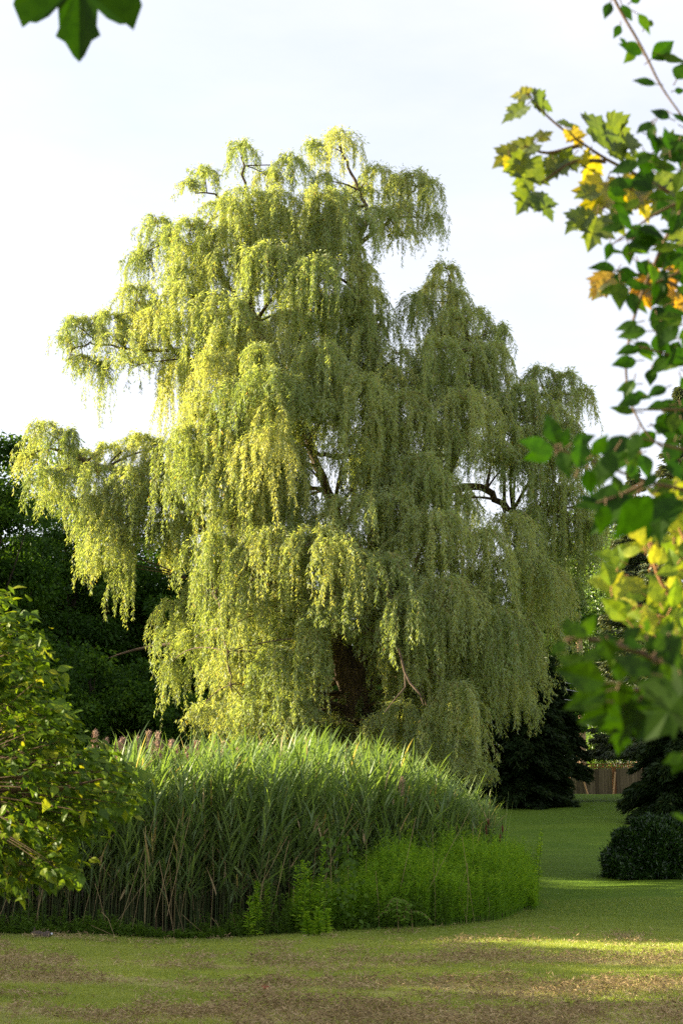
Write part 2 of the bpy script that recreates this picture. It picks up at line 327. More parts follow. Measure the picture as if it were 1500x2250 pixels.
def inside(px, py, poly):
    px = np.asarray(px, float); py = np.asarray(py, float); r = np.zeros(px.shape, bool); j = len(poly)-1
    for i in range(len(poly)):
        xi, yi = poly[i]; xj, yj = poly[j]
        c = ((yi > py) != (yj > py)) & (px < (xj-xi)*(py-yi)/((yj-yi) or 1e-9)+xi); r ^= c; j = i
    return r
gx, gy = np.meshgrid(np.arange(0, 1400, 10.), np.arange(280, 1800, 10.))
mask = inside(gx, gy, SIL)
for h in HOLES: mask &= ~inside(gx, gy, h)
def m_at(px, py):
    i = int((py-280)/10); j = int(px/10)
    return 0 <= i < mask.shape[0] and 0 <= j < mask.shape[1] and bool(mask[i, j])
# distance to the outline, in pixels, for the depth of the crown at each place
op = np.array(SIL, float); seg = np.concatenate([np.linspace(op[k], op[(k+1) % len(op)], 12) for k in range(len(op))])
def dist_out(px, py): return float(np.min(np.hypot(seg[:, 0]-px, seg[:, 1]-py)))
Yw = 33.0
hand = [  # px, py of the top, half width px, hanging length px, depth offset
 (530,325,48,120,0),(450,382,50,60,0),(420,405,25,45,0),(745,308,62,130,0),(690,318,30,90,.3),(640,358,55,110,-.4),(590,385,40,110,.3),(825,378,45,120,.2),(905,392,55,170,0),(945,402,32,185,-.3),(870,400,40,110,.5),
 (600,440,80,150,-.8),(490,462,75,100,-.5),(700,440,85,180,-1.2),(790,430,60,60,.5),(840,470,55,120,-.6),(880,460,50,130,0),(345,492,55,130,0),(420,500,65,160,-.8),(520,500,70,170,-1),(310,560,40,130,.3),
 (600,560,80,170,-1.8),(700,590,80,190,-2.2),(780,590,55,140,-1.2),(300,640,55,130,0),(240,700,55,110,0),(165,708,42,110,0),(145,745,28,70,.3),(185,790,38,80,.2),(225,800,28,170,0),(330,700,55,130,-.6),(400,640,65,190,-1.4),(460,700,60,180,-1.6),
 (980,592,48,160,0),(920,660,60,170,-.5),(1040,690,55,150,0),(1100,722,36,130,.2),(1080,770,50,170,-.5),(1180,820,50,130,0),(1240,828,45,160,0),(1280,860,26,150,.2),(1150,860,60,170,-1),(1285,1000,38,170,.3),
 (1290,1110,38,190,.2),(1240,1080,50,240,-.4),(1200,960,60,190,-1.3),(95,940,48,140,0),(62,1000,26,100,.1),(150,955,48,150,-.4),(110,1040,48,110,-.5),(185,1000,40,130,.4),(240,985,40,100,.3),(310,970,60,130,0),(280,1040,60,150,-1),(350,1075,60,150,-1.2),
 (210,1100,50,130,-.6),(250,1150,45,130,-.8),(190,1205,32,120,.2),(272,1235,20,165,-.2),(262,1180,26,150,-.5),(300,1150,40,100,-.4),(380,1330,36,190,-.4),(378,1450,28,180,-.5),(360,1160,40,110,-.6),(450,920,70,220,-2),(440,1010,60,210,-2.3),
 (520,1020,80,250,-2.8),(640,1000,60,220,-2.4),(600,860,70,220,-2.4),(700,780,90,230,-2.6),(800,850,90,240,-2.8),(880,880,75,260,-2.4),(960,760,70,220,-1.8),(1020,880,80,220,-2.2),(820,1110,90,150,-3.4),(870,1040,70,130,-2.6),
 (960,1150,85,170,-3.4),(1060,1180,70,220,-2.8),(700,1180,80,180,-3.6),(600,1180,80,240,-3.2),(830,1240,90,170,-3.9),(900,1330,85,190,-4.1),(980,1290,80,230,-3.8),(1090,1360,80,230,-3),(1160,1380,50,180,-1.5),(470,1190,70,250,-2.6),
 (540,1300,60,260,-3),(500,1440,42,190,-2.2),(600,1440,70,220,-3),(680,1400,55,230,-3.4),(650,1540,60,120,-3),(1000,1520,75,190,-3.5),(880,1560,60,140,-3),(830,1590,50,110,-2.6),(940,1440,60,150,-3.2),(1120,1500,55,120,-2),(1150,1550,32,80,-1.2),(1060,1440,60,190,-2.4),
 (1020,1640,55,100,-3),(1065,1690,22,50,-2.6),(560,1560,50,100,-2.4),(440,1560,32,70,-1.8),(950,1600,50,120,-3.2)]
mounds = []
for (px, py, hw, L_, dy) in hand: mounds.append((px, py, hw, L_, dy))
tries = 0; rr_ = random.Random(11); fill = []
while len(fill) < 330 and tries < 90000:
    tries += 1
    px = rr_.uniform(60, 1310); py = rr_.uniform(320, 1660)
    if not m_at(px, py): continue
    hw = rr_.uniform(32, 66)
    if not (m_at(px-hw*.8, py+30) and m_at(px+hw*.8, py+30) and m_at(px, py+60)): continue
    Lm = 0
    while Lm < 270 and m_at(px, py+Lm+10) and (m_at(px-hw*.6, py+Lm+10) or m_at(px+hw*.6, py+Lm+10)): Lm += 10
    if Lm < 60: continue
    dd_ = min(4.4 if px < 760 else 3.2, dist_out(px, py)/98*1.15)
    u = rr_.random(); dy = -dd_*rr_.uniform(.65, 1.0) if u < .45 else (dd_*rr_.uniform(-.6, .4) if u < .75 else dd_*rr_.uniform(.4, 1.0))
    if any(abs(px-a)*1.0 < 34 and abs(py-b) < 38 and abs(dy-e) < 1.1 for a, b, _, _, e in mounds+fill): continue
    fill.append((px, py, hw*1.12, Lm*rr_.uniform(.5, .9), dy))
mounds += fill
for q in range(34):                                          # hidden inner curtains, added low behind the front ones to block sun
    mounds.append((rr_.uniform(470, 1090), rr_.uniform(1500, 1600), rr_.uniform(40, 60), rr_.uniform(130, 210), rr_.uniform(-1.2, 3.2)))

willow_base = np.array([P(785, 1800, Yw)[0], Yw, float(gh(0, Yw))])
willow = thing('weeping_willow', 'huge weeping willow with trailing yellow-green curtains of leaves standing behind the reeds', 'tree', willow_base)
LM = {  # limb polylines: px, py, depth offset, radius m
 'trunk': [(787,1880,0,.85),(790,1760,0,.56),(786,1640,0,.47),(782,1540,0,.43),(782,1480,.0,.42)],
 'a': [(770,1500,0,.32),(738,1380,-.1,.26),(733,1290,-.2,.23),(745,1150,0,.14),(700,1030,.3,.10),(640,860,.1,.09),(560,710,0,.09),(520,560,0,.06),(545,440,0,.04),(530,345,0,.02)],
 'b': [(795,1500,0,.32),(818,1320,.2,.25),(830,1120,.4,.18),(838,940,.3,.17),(812,760,.2,.13),(790,620,0,.1),(782,540,0,.08),(815,470,0,.05),(770,380,0,.035),(745,320,0,.02)],
 'b2': [(782,540,0,.06),(850,490,0,.05),(890,440,0,.035),(920,405,0,.02)],
 'c': [(825,1220,.2,.2),(900,1120,.4,.17),(965,1070,.3,.14),(1040,920,.2,.1),(1055,800,0,.07),(1000,680,0,.04),(985,605,0,.02)],
 'd': [(965,1080,.3,.1),(1060,1065,.3,.085),(1105,1112,0,.075),(1165,1142,-.2,.05),(1230,1120,-.2,.03)],
 'd2': [(1040,930,.2,.08),(1120,900,.1,.06),(1200,860,0,.04),(1270,870,0,.02)],
 'e': [(738,1340,-.1,.19),(620,1290,-.4,.16),(540,1270,-.4,.14),(450,1150,-.3,.11),(330,1060,-.1,.08),(210,1020,0,.06),(110,985,0,.03)],
 'f': [(640,860,.1,.08),(560,830,0,.07),(490,800,0,.06),(430,795,0,.055),(370,770,0,.045),(375,730,0,.03),(300,660,0,.02)],
 'g': [(838,1000,.3,.09),(770,1004,.1,.07),(700,1000,0,.055),(640,960,-.3,.03)],
 'h': [(370,770,0,.04),(290,770,0,.035),(220,755,0,.025),(165,760,0,.02),(150,790,0,.01)],
 'i': [(640,870,.1,.07),(500,620,.3,.05),(420,540,0,.03),(350,510,0,.02)],
 'k': [(420,545,0,.03),(500,430,0,.03),(430,425,0,.015)],
 'l': [(450,1290,-.3,.03),(480,1310,-2.6,.03),(500,1440,-3.2,.024),(510,1520,-3.2,.012)],
 'm': [(818,1330,.1,.15),(870,1380,-1.6,.1),(900,1450,-2.8,.07)],
 'n': [(1105,1112,0,.04),(1110,1180,-.2,.03),(1150,1230,-.2,.02)],
}
tb = MB(); nodes = []
def wpt(px, py, dy): return P(px, py, Yw+dy)
for k, l in LM.items():
    pts = np.array([wpt(a, b, c) for a, b, c, _ in l]); rad = np.array([q[3] for q in l])
    t = np.linspace(0, len(pts)-1, (len(pts)-1)*5+1); tt = np.arange(len(pts))
    # smooth catmull-like interpolation
    C = np.stack([np.interp(t, tt, pts[:, i]) for i in range(3)], 1)
    for _ in range(3): C[1:-1] = (C[:-2]+2*C[1:-1]+C[2:])/4
    C[1:-1] += R.normal(0, .02, C[1:-1].shape)
    rr = np.interp(t, tt, rad)
    tb.tube(C, rr, 12 if rad[0] > .15 else 7, rough=.05)
    for q in range(0, len(C), 2): nodes.append((C[q], rr[q]))
NC = np.array([n_[0] for n_ in nodes])
cr = MB(); tw = MB()
DENS = 42
UPW = np.array([0, 0, 1.])
for mi, (px, py, hw, Lp, dy) in enumerate(mounds):
    c = wpt(px, py, dy); s_ = (Yw+dy)/F; hwm = hw*s_; L = Lp*s_
    # carrying branch from the nearest limb node
    dv = NC-c; dd_ = np.linalg.norm(dv*np.array([1, 1, .8]), axis=1)+np.where(dv[:, 2] > .3, 2., 0)+np.where(-dv[:, 2] > .6+1.1*np.hypot(dv[:, 0], dv[:, 1]), 8., 0)
    dd_ = dd_+(np.where(-dv[:, 2] > .25+.6*np.hypot(dv[:, 0], dv[:, 1]), 8., 0) if px < 420 else 0)
    j = int(np.argmin(dd_)); a = NC[j]; dist = np.linalg.norm(c-a)
    if dist < 4.5:
        mid = (a+c)/2+np.array([0, 0, .12*dist])+R.normal(0, .08*dist, 3)*np.array([1, 1, .3])
        t = np.linspace(0, 1, 7)[:, None]; C = (1-t)**2*a+2*t*(1-t)*mid+t*t*(c-np.array([0, 0, .06]))
        tb.tube(C, np.linspace(min(nodes[j][1]*.7, .022+.012*dist), .01, 7), 5)
    big = mi < len(hand)
    ns = int(np.clip(hw/6.2, 5, 13)*(1.15 if big else .85)); ms = 11
    az = np.arange(ns)/ns*2*math.pi+rnd(ns, -.5, .5); rho = hwm*rnd(ns, .45, 1.05)
    out = np.stack([np.cos(az), np.sin(az), np.zeros(ns)], 1)
    # arching sprays
    uk = np.linspace(0, 1, 7)
    def spray(u, k): return c+out[k]*(rho[k]*u)[:, None]+UPW*(hwm*(.35*np.sin(u*math.pi*.9)-.42*u*u))[:, None]
    S = np.stack([spray(uk, k) for k in range(ns)])
    tw.ribbons(S, np.tile(np.linspace(.02, .008, 7), (ns, 1)), np.broadcast_to(norm(np.array([1., 0, .3])), (ns, 3)))
    k = np.repeat(np.arange(ns), ms); nS = len(k)
    tas = np.arange(nS) % 3; tas = tas % 3; u = np.clip(np.array([.42, .72, .98])[tas]+R.normal(0, .035, nS)+rnd(ns, -.08, .08)[k], .15, 1.0); A = np.stack([spray(np.array([uu]), kk)[0] for uu, kk in zip(u, k)])
    tg = k*3+tas; tl = L*(.4+.6*rnd(ns*3))[tg]*(.3+.7*rnd(nS)**.7)             # strand length; a tassel has one longest strand
    lat = (R.normal(0, .085, (ns*3, 3))[tg]+R.normal(0, .038, (nS, 3)))*np.array([1, 1, 0]); sw = (R.normal(0, .05, (ns*3, 3))[tg]+R.normal(0, .014, (nS, 3)))*np.array([1, 1, 0])
    def strand(t, idx):
        o = out[k[idx]]; l = tl[idx][:, None]; t_ = t[:, None]
        return A[idx]+o*(.16*hwm+.05)*(1-np.exp(-4*t_))+lat[idx]*np.minimum(t_*2, 1)+sw[idx]*t_*l-UPW*(l*t_-.07*(1-np.exp(-8*t_)))+sw[idx][:, [1, 0, 2]]*np.sin(t_*7+3*u[idx][:, None])*.7
    tk = np.linspace(0, 1, 5); I = np.repeat(np.arange(nS), 5); C = strand(np.tile(tk, nS), I).reshape(nS, 5, 3)
    tw.ribbons(C, np.tile(np.linspace(.007, .004, 5), (nS, 1)), norm(R.normal(size=(nS, 3))*np.array([1, 1, 0])))
    nl = np.maximum((tl*DENS).astype(int), 5); I = np.repeat(np.arange(nS), nl); n = len(I)
    t = rnd(n, .02, 1.)
    p = strand(t, I); th = rnd(n, 0, 6.283); open_ = (.55+.25*rnd(n))
    d = np.stack([np.cos(th)*open_, np.sin(th)*open_, -np.full(n, .85)+.5*np.exp(-5*t)], 1)
    mh = rr_.gauss(0, .09); hue = np.clip(mh+.45*rnd(n)+.25+.25*R.normal()*.6+.22*(rnd(ns*3)[tg[I]]-.5), 0, .9)
    hue = np.where(rnd(n) < .006, 1., hue)
    cr.leaves(p, d, (.07+.055*rnd(n))*(1.1-.35*t), .012+.009*rnd(n), var=hue, droop=.08)
    # leafy twigs along the spray tops
    n2 = ns*46; kk = np.repeat(np.arange(ns), 46); uu = rnd(n2); pp = np.concatenate([spray(uu[kk == q], q) for q in range(ns)])
    kk = np.sort(kk); pp = pp+R.normal(0, .05, pp.shape)
    dd2 = out[kk]*.6+R.normal(0, .5, (n2, 3))+np.array([0, 0, -.15])
    cr.leaves(pp, dd2, .08+.05*rnd(n2), .016+.01*rnd(n2), droop=.15, var=np.clip(.4+.3*rnd(n2), 0, .9))
print('willow leaves', cr.n//4, 'mounds', len(mounds))
# bark detail on the trunk comes from the mesh ridges and the material
tb.build('trunk', M_bark, willow, True, origin=willow_base)
tw.build('hanging_twigs', M_twig, willow, origin=willow_base)
cr.build('crown', M_willow, willow, origin=willow_base)
bb = MB()
bp = np.array([wpt(876,1425,-4.6), wpt(888,1475,-4.7), wpt(900,1500,-4.8), wpt(922,1525,-4.9), wpt(930,1550,-4.9)]); bb.tube(bp, [.018, .024, .024, .018, .006], 8, rough=.05)
bb.tube(np.array([wpt(889,1482,-4.7), wpt(890,1510,-4.8), wpt(868,1535,-4.9), wpt(845,1565,-4.9)]), [.02, .016, .012, .008], 7)
o = bb.build('broken_branch', M_limb, willow, True, origin=willow_base); o['label'] = 'bare orange-brown branch low on the right of the trunk'

lb = MB(); lb.tube(np.array([wpt(470,1385,.5), wpt(410,1412,2), wpt(350,1418,2.5), wpt(300,1427,2.8), wpt(262,1438,3), wpt(238,1446,3.2)]), [.055, .05, .045, .036, .024, .01], 8, rough=.06)
o = lb.build('bare_limb', M_limb, willow, True, origin=willow_base); o['label'] = 'leafless limb sticking out level on the lower left'
# ------------------------------------------------------------------ generic trees
def broad_tree(name, label, base, H, rad, cb, nleaf, mat, seed, leaf=.16, nb=70, tr=.2, group=None, squash=1., nlimb=14, bark=None, blob=.22, cat='tree', lean=0):
    global R; keepR = R; R = np.random.default_rng(seed)
    base = np.array(base, float); t = thing(name, label, cat, base, group)
    B = base*0; z0 = H*cb; zc = (H+z0)/2; hz = (H-z0)/2
    u = sph(nb); rr = rnd(nb)**.45; C = u*rr[:, None]*np.array([rad*.86, rad*.86*squash, hz*.88]); C[:, 2] += zc; C += R.normal(0, .1*rad, C.shape)*np.array([1, 1, .5])
    C[:, 2] = np.clip(C[:, 2], z0, H)
    br = rad*blob*rnd(nb, .7, 1.35)
    tb = MB(); tp = np.array([B, B+[lean*.2, .0, H*.3], B+[lean*.5, .1, H*.6], B+[lean, 0, H*.92]]); tt = np.linspace(0, 3, 13)
    TC = np.stack([np.interp(tt, range(4), tp[:, i]) for i in range(3)], 1); TC[1:-1] += R.normal(0, .04, TC[1:-1].shape)
    tb.tube(TC, np.linspace(tr, tr*.15, 13)*(1+.5*np.exp(-tt*3)), 9, rough=.06)
    for q in range(min(nlimb, nb)):
        e = C[q]; k = int(np.clip((e[2]*.62/H)*12, 1, 11)); a = TC[k]; s = np.linspace(0, 1, 6)[:, None]
        m = (a+e)/2+[0, 0, -.05*H]; tb.tube((1-s)**2*a+2*s*(1-s)*m+s*s*e, np.linspace(tr*.35, tr*.06, 6), 5)
    tb.build('trunk', bark or M_darkbark, t, True)
    per = nleaf//nb; cb_ = MB(); bi = np.repeat(np.arange(nb), per); n = len(bi)
    d = sph(n); r_ = rnd(n)**.4; p = C[bi]+d*(br[bi]*r_)[:, None]*np.array([1.25, 1.25, .75])
    dr = norm(d*np.array([1, 1, .3])+R.normal(0, .5, (n, 3))+[0, 0, -.35])
    nrm = None
    hue = np.clip(rnd(nb)[bi]*.45+rnd(n)*.55, 0, 1)
    cb_.leaves(p, dr, leaf*rnd(n, .6, 1.2), leaf*.6*rnd(n, .6, 1.1), var=hue, droop=.1)
    cb_.build('crown', mat, t); R = keepR
    return t
def conifer(name, label, base, H, rad, nleaf, mat, seed, cb=.06, tiers=22, droop=.35, spray=.3, group=None, power=.85, cat='tree'):
    global R; keepR = R; R = np.random.default_rng(seed)
    t = thing(name, label, cat, base, group); tb = MB(); tb.tube([(0, 0, 0), (0, 0, H*.5), (0, 0, H*.98)], [H*.018, H*.01, .012], 8); cr_ = MB()
    nbough = tiers*9; per = nleaf//nbough
    for q in range(nbough):
        f = (q//9+R.random())/tiers; z = H*(cb+(1-cb)*f); L = rad*(1-f)**power*rnd(1, .75, 1.12)[0]+.12; a = R.random()*6.283
        o = np.array([math.cos(a), math.sin(a), 0]); sN = np.array([-o[1], o[0], 0])
        u = np.linspace(0, 1, 5)[:, None]; C = np.array([0, 0, z])+o*L*u+UPW*(L*(.12*u-droop*u*u))
        if L > .6: tb.tube(C, np.linspace(.02+.012*L, .006, 5), 4)
        n = max(int(per*(.25+1.6*(L/rad))), 12); uu = rnd(n)**.7; wd = L*.34*(1.05-uu)+.08
        p = np.array([0, 0, z])+o*L*uu[:, None]+UPW*(L*(.12*uu-droop*uu*uu))[:, None]+sN*(R.uniform(-1, 1, n)*wd)[:, None]+UPW*(R.normal(0, .04, n)-.0)[:, None]
        d = o*.8+sN*R.normal(0, .6, n)[:, None]+UPW*R.normal(-.35, .25, n)[:, None]
        cr_.leaves(p, d, spray*rnd(n, .5, 1.1), spray*.28*rnd(n, .7, 1.2), droop=.15, var=np.clip(rnd(n)*.7+.3*uu, 0, 1))
    tb.build('trunk', M_darkbark, t, True); cr_.build('crown', mat, t); R = keepR
    return t
def gp(px, Y): x = GX(px, Y); return (x, Y, float(gh(x, Y))-.03)
def topH(px, py, Y): return float(P(px, py, Y)[2]-gh(GX(px, Y), Y))

WG = 'trees of the dark wood on the left'
T = broad_tree
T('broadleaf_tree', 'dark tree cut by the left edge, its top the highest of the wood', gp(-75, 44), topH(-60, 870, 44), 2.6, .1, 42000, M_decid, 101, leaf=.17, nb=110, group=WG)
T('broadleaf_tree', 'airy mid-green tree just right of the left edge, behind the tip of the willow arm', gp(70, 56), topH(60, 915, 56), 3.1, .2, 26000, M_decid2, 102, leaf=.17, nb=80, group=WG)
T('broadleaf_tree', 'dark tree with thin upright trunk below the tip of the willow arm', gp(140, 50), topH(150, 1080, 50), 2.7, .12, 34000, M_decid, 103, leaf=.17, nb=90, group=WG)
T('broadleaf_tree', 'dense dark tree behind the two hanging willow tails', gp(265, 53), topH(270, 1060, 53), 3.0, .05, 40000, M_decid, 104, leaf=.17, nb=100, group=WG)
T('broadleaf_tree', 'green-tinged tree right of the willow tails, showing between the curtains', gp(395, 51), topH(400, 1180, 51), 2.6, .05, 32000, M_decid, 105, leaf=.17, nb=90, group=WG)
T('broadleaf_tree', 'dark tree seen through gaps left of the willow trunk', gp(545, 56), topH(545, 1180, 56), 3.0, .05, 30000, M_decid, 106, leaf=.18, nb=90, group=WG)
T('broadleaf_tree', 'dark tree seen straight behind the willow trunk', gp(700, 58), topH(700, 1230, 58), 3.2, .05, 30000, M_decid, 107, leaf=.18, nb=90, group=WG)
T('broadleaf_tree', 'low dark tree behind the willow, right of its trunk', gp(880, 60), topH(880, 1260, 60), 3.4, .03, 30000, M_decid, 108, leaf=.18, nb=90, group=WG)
T('broadleaf_tree', 'spreading understorey tree with bare twigs under the willow tails', gp(190, 42), topH(190, 1385, 42), 2.4, .05, 26000, M_decid, 109, leaf=.14, nb=80, group=WG, nlimb=30, tr=.12)
T('broadleaf_tree', 'low understorey tree beside the leftmost willow curtain', gp(330, 43), topH(320, 1430, 43), 2.0, .02, 24000, M_decid, 110, leaf=.13, nb=80, group=WG, tr=.12)
T('broadleaf_tree', 'squat dark understorey tree above the left reeds', gp(30, 40), topH(30, 1400, 40), 2.2, .02, 24000, M_decid, 111, leaf=.14, nb=80, group=WG, tr=.12)
T('broadleaf_tree', 'squat dark understorey tree behind the low willow curtains left of the trunk', gp(520, 46), topH(520, 1480, 46), 2.4, .02, 22000, M_decid, 112, leaf=.14, nb=80, group=WG, tr=.12)
T('broadleaf_tree', 'squat dark tree filling the gap around the willow trunk', gp(760, 50), topH(760, 1450, 50), 2.8, .01, 22000, M_decid, 113, leaf=.15, nb=80, group=WG, tr=.12)
# back row closing the wood
for i, (px, py) in enumerate([(-140, 1050), (20, 1120), (180, 1200), (340, 1210), (480, 1260), (640, 1330), (800, 1330), (960, 1330)]):
    T('broadleaf_tree', ['far dark tree at the left edge of the wood', 'far dark tree seen low between the two leftmost trunks', 'far dark tree behind the willow tails', 'far dark tree behind the leftmost willow curtain',
       'far dark tree behind the left willow curtains', 'far dark tree left behind the willow trunk', 'far dark tree right behind the willow trunk', 'far dark tree behind the right willow curtains'][i],
      gp(px, 70+i % 3*3), topH(px, py, 70), 4.2, .0, 20000, M_decid, 120+i, leaf=.26, nb=70, group=WG, nlimb=4)
# right-hand side
CG = 'conifers on the right'
conifer('cedar_tree', 'black-green conifer with layered boughs reaching the lawn, behind the low right willow curtains', gp(1145, 62), topH(1150, 1400, 62), 2.5, 52000, M_conif, 201, cb=.03, group=CG, power=.6, tiers=24)
conifer('cedar_tree', 'dark layered conifer left of the fence', gp(1205, 66), topH(1215, 1440, 66), 1.8, 42000, M_conif, 202, cb=.2, group=CG, power=.5, tiers=20)
conifer('cedar_tree', 'dark conifer tucked behind the right part of the willow', gp(1030, 64), topH(1030, 1380, 64), 3.6, 30000, M_conif, 203, cb=.02, group=CG, power=.55)
T('broadleaf_tree', 'mid-green broadleaf tree behind the pale dead trunk', gp(1370, 93), topH(1370, 1130, 93), 5.2, .08, 95000, M_decid2, 204, leaf=.2, nb=130, group='broadleaf trees on the right')
T('broadleaf_tree', 'dark green broadleaf tree between the willow and the pale dead trunk', gp(1215, 79), topH(1235, 1210, 79), 3.3, .1, 52000, M_decid, 205, leaf=.2, nb=100, group='broadleaf trees on the right')
T('broadleaf_tree', 'far yellow-green treetop showing beside the right side of the willow', gp(1305, 96), topH(1305, 1075, 96), 3.8, .2, 50000, M_decid2, 206, leaf=.22, nb=80, group='broadleaf trees on the right')
conifer('spruce_tree', 'grey-green spruce with a thin spike top rising behind the foreground leaves', gp(1425, 66), topH(1425, 1030, 66), 2.9, 60000, M_spruce, 207, cb=.12, group='spruces on the right', droop=.1, spray=.28, power=.8, tiers=34)
conifer('spruce_tree', 'spruce cut by the right edge of the picture', gp(1545, 56), topH(1545, 850, 56), 3.0, 60000, M_spruce, 208, cb=.1, group='spruces on the right', droop=.12, spray=.3, power=.8, tiers=34)
conifer('yew_tree', 'spreading dark conifer with drooping boughs at the right edge in front of the fence', gp(1505, 50), topH(1505, 1540, 50), 2.1, 60000, M_conif, 209, cb=.08, group=CG, power=.45, tiers=16, droop=.38)
T('maple_tree', 'small sunlit yellow-green tree behind the fence', gp(1320, 90), topH(1325, 1590, 90), 1.35, .25, 9000, M_decid2, 210, leaf=.16, nb=40, tr=.05, blob=.3)
# blossom shrub behind the fence
bt = thing('blossom_shrub', 'shrub of white blossom showing above the fence', 'shrub', gp(1352, 92)); H = topH(1350, 1610, 92)
mb = MB(); p = sph(2600)*rnd(2600)[:, None]**.5*np.array([1.2, .9, H*.42])+[0, 0, H*.52]; mb.leaves(p, sph(2600), .14, .09, var=rnd(2600)); mb.build('foliage', M_decid2, bt)
mb = MB(); p = sph(900)*rnd(900)[:, None]**.4*np.array([1.3, 1., H*.45])+[0, 0, H*.54]; mb.leaves(p, sph(900), .12, .12, var=rnd(900)); mb.build('blossom', M_flower, bt)
mb = MB()
for q in range(6): mb.tube([(0, 0, 0), (R.normal(0, .2), 0, H*.3), (R.normal(0, .6), R.normal(0, .3), H*.8)], [.03, .02, .01], 5)
mb.build('stem', M_darkbark, bt, True)
# dead pale trunk with a broken limb
dtp = gp(1278, 88); dt = thing('dead_tree', 'pale bare sunlit trunk with a broken white branch stub', 'tree', dtp); mb = MB()
def rel(px, py, Y, o): return P(px, py, Y)-np.array(o)
tp = [np.array([0, 0, 0.]), rel(1274, 1470, 88, dtp), rel(1270, 1400, 88, dtp), rel(1262, 1330, 88.2, dtp), rel(1262, 1270, 88.4, dtp)]
mb.tube(tp, [.32, .24, .21, .15, .08], 10, rough=.05); mb.build('trunk', M_barkl, dt, True)
mb = MB(); mb.tube([rel(1262, 1396, 87.7, dtp), rel(1250, 1391, 87.5, dtp), rel(1230, 1389, 87.3, dtp)], [.09, .07, .03], 7, rough=.1)
o = mb.build('broken_branch', rough_mat('split_wood', [(.3, (.55, .45, .38)), (.7, (.75, .66, .6))], scale=8), dt, True); o['label'] = 'white split branch stub'
# overhead cables
for i, (y0, y1, lab) in enumerate([(1511, 1509, 'thin pale cable crossing behind the foreground leaves, uppermost of three'), (1533, 1540, 'thin pale cable with a slight slope, middle of three'), (1548, 1549, 'thin pale cable, lowest of three')]):
    a = P(1240, y0-(8 if i == 1 else 0), 58); b = P(1640, y1+(14 if i == 1 else 0), 58); s = np.linspace(0, 1, 24)[:, None]; C = a+(b-a)*s-UPW*(.25*4*s*(1-s)); C[:, 2] += .2
    mb = MB(); mb.tube(C, .014, 5); tag(mb.build('cable', M_wire, origin=a), lab, 'cable', 'cables on the right')

# ------------------------------------------------------------------ fence
FY = 84.0; fb = float(gh(8, FY)); fx0, fx1 = GX(1175, FY), GX(1620, FY); ft = P(1300, 1688, FY)[2]; lt = P(1300, 1679, FY)[2]
fo = thing('board_fence', 'weathered grey board fence with orange posts and a lattice top rail', 'fence', (fx0, FY, fb))
posts = [GX(p_, FY) for p_ in (1188, 1250, 1350, 1445, 1540, 1620)]
for a, b in zip(posts[:-1], posts[1:]):
    mb = MB(); xx = a-fx0+.13
    while xx < b-fx0-.13:
        w = R.uniform(.12, .2); mb.box((xx, -.012+R.uniform(-.012, .012), -.1), (min(xx+w, b-fx0-.1), .014, ft-fb+R.uniform(-.02, .02)), var=R.random()); xx += w+R.uniform(.004, .014)
    mb.box((a-fx0+.1, .03, .3), (b-fx0-.1, .09, .4), .3); mb.box((a-fx0+.1, .03, ft-fb-.4), (b-fx0-.1, .09, ft-fb-.3), .3)
    mb.box((a-fx0+.11, .016, -.1), (b-fx0-.11, .028, ft-fb-.06), .0)  # dark backing added behind the boards so no light shows through the gaps
    mb.build('board_panel', M_board, fo)
    mb = MB(); z = lt-fb; mb.box((a-fx0-.09, -.05, z-.03), (b-fx0-.091, .05, z+.03)); mb.box((a-fx0-.09, -.05, ft-fb+.03), (b-fx0-.091, .05, ft-fb+.09))
    for q in np.arange(a-fx0+.1, b-fx0-.05, .24): mb.box((q, -.03, ft-fb+.09), (q+.05, .03, z-.03))
    mb.build('lattice_rail', M_post, fo)
for a in posts:
    mb = MB(); mb.box((a-fx0-.09, -.08, -.1), (a-fx0+.09, .1, ft-fb+.03)); mb.build('post', M_post, fo)
for (x0, x1) in ((GX(1277, FY)-fx0, GX(1293, FY)-fx0), (GX(1352, FY)-fx0, GX(1341, FY)-fx0)):
    mb = MB(); mb.tube([(x1, -.5, -.1), (x0, -.12, ft-fb-.2)], .05, 4); mb.build('brace', M_brace, fo)
mb = MB()
for q in range(26): xx = R.uniform(-3.4, posts[3]-fx0); w = R.uniform(.1, .25); mb.box((xx, -.7, -.05), (xx+w, -.55, R.uniform(.05, .12)))
o = mb.build('edging_stones', M_stone, fo); o['kind'] = 'stuff'
# house beyond the fence, only glimpsed
hx = GX(1345, 104); hz = float(gh(8, 104)); ho = thing('house', 'tan house wall and roof glimpsed above the fence', 'house', (hx, 104, hz))
M_hw = rough_mat('tan_wall', [(.3, (.5, .34, .2)), (.7, (.6, .42, .26))], scale=2, bump=.1); M_hr = rough_mat('roof_shingle', [(.3, (.35, .2, .12)), (.7, (.45, .28, .17))], scale=9)
mb = MB(); mb.box((-2.2, 0, 0), (2.2, 5, 2.2)); mb.build('wall', M_hw, ho)
mb = MB(); mb.add([(-2.6, -.4, 2.12), (2.6, -.4, 2.12), (2.6, 2.5, 3.2), (-2.6, 2.5, 3.2), (-2.6, 5.4, 2.12), (2.6, 5.4, 2.12), (-2.6, -.4, 2.0), (2.6, -.4, 2.0)], quads=[(0, 1, 2, 3), (3, 2, 5, 4), (6, 7, 1, 0)]); mb.build('roof', M_hr, ho)
mb = MB(); mb.box((-.6, -.05, .9), (.4, -.01, 1.8)); mb.build('window', rough_mat('dark_pane', [(.3, (.03, .03, .04)), (.7, (.05, .05, .06))], rough=.1, bump=0, spec=.5), ho)

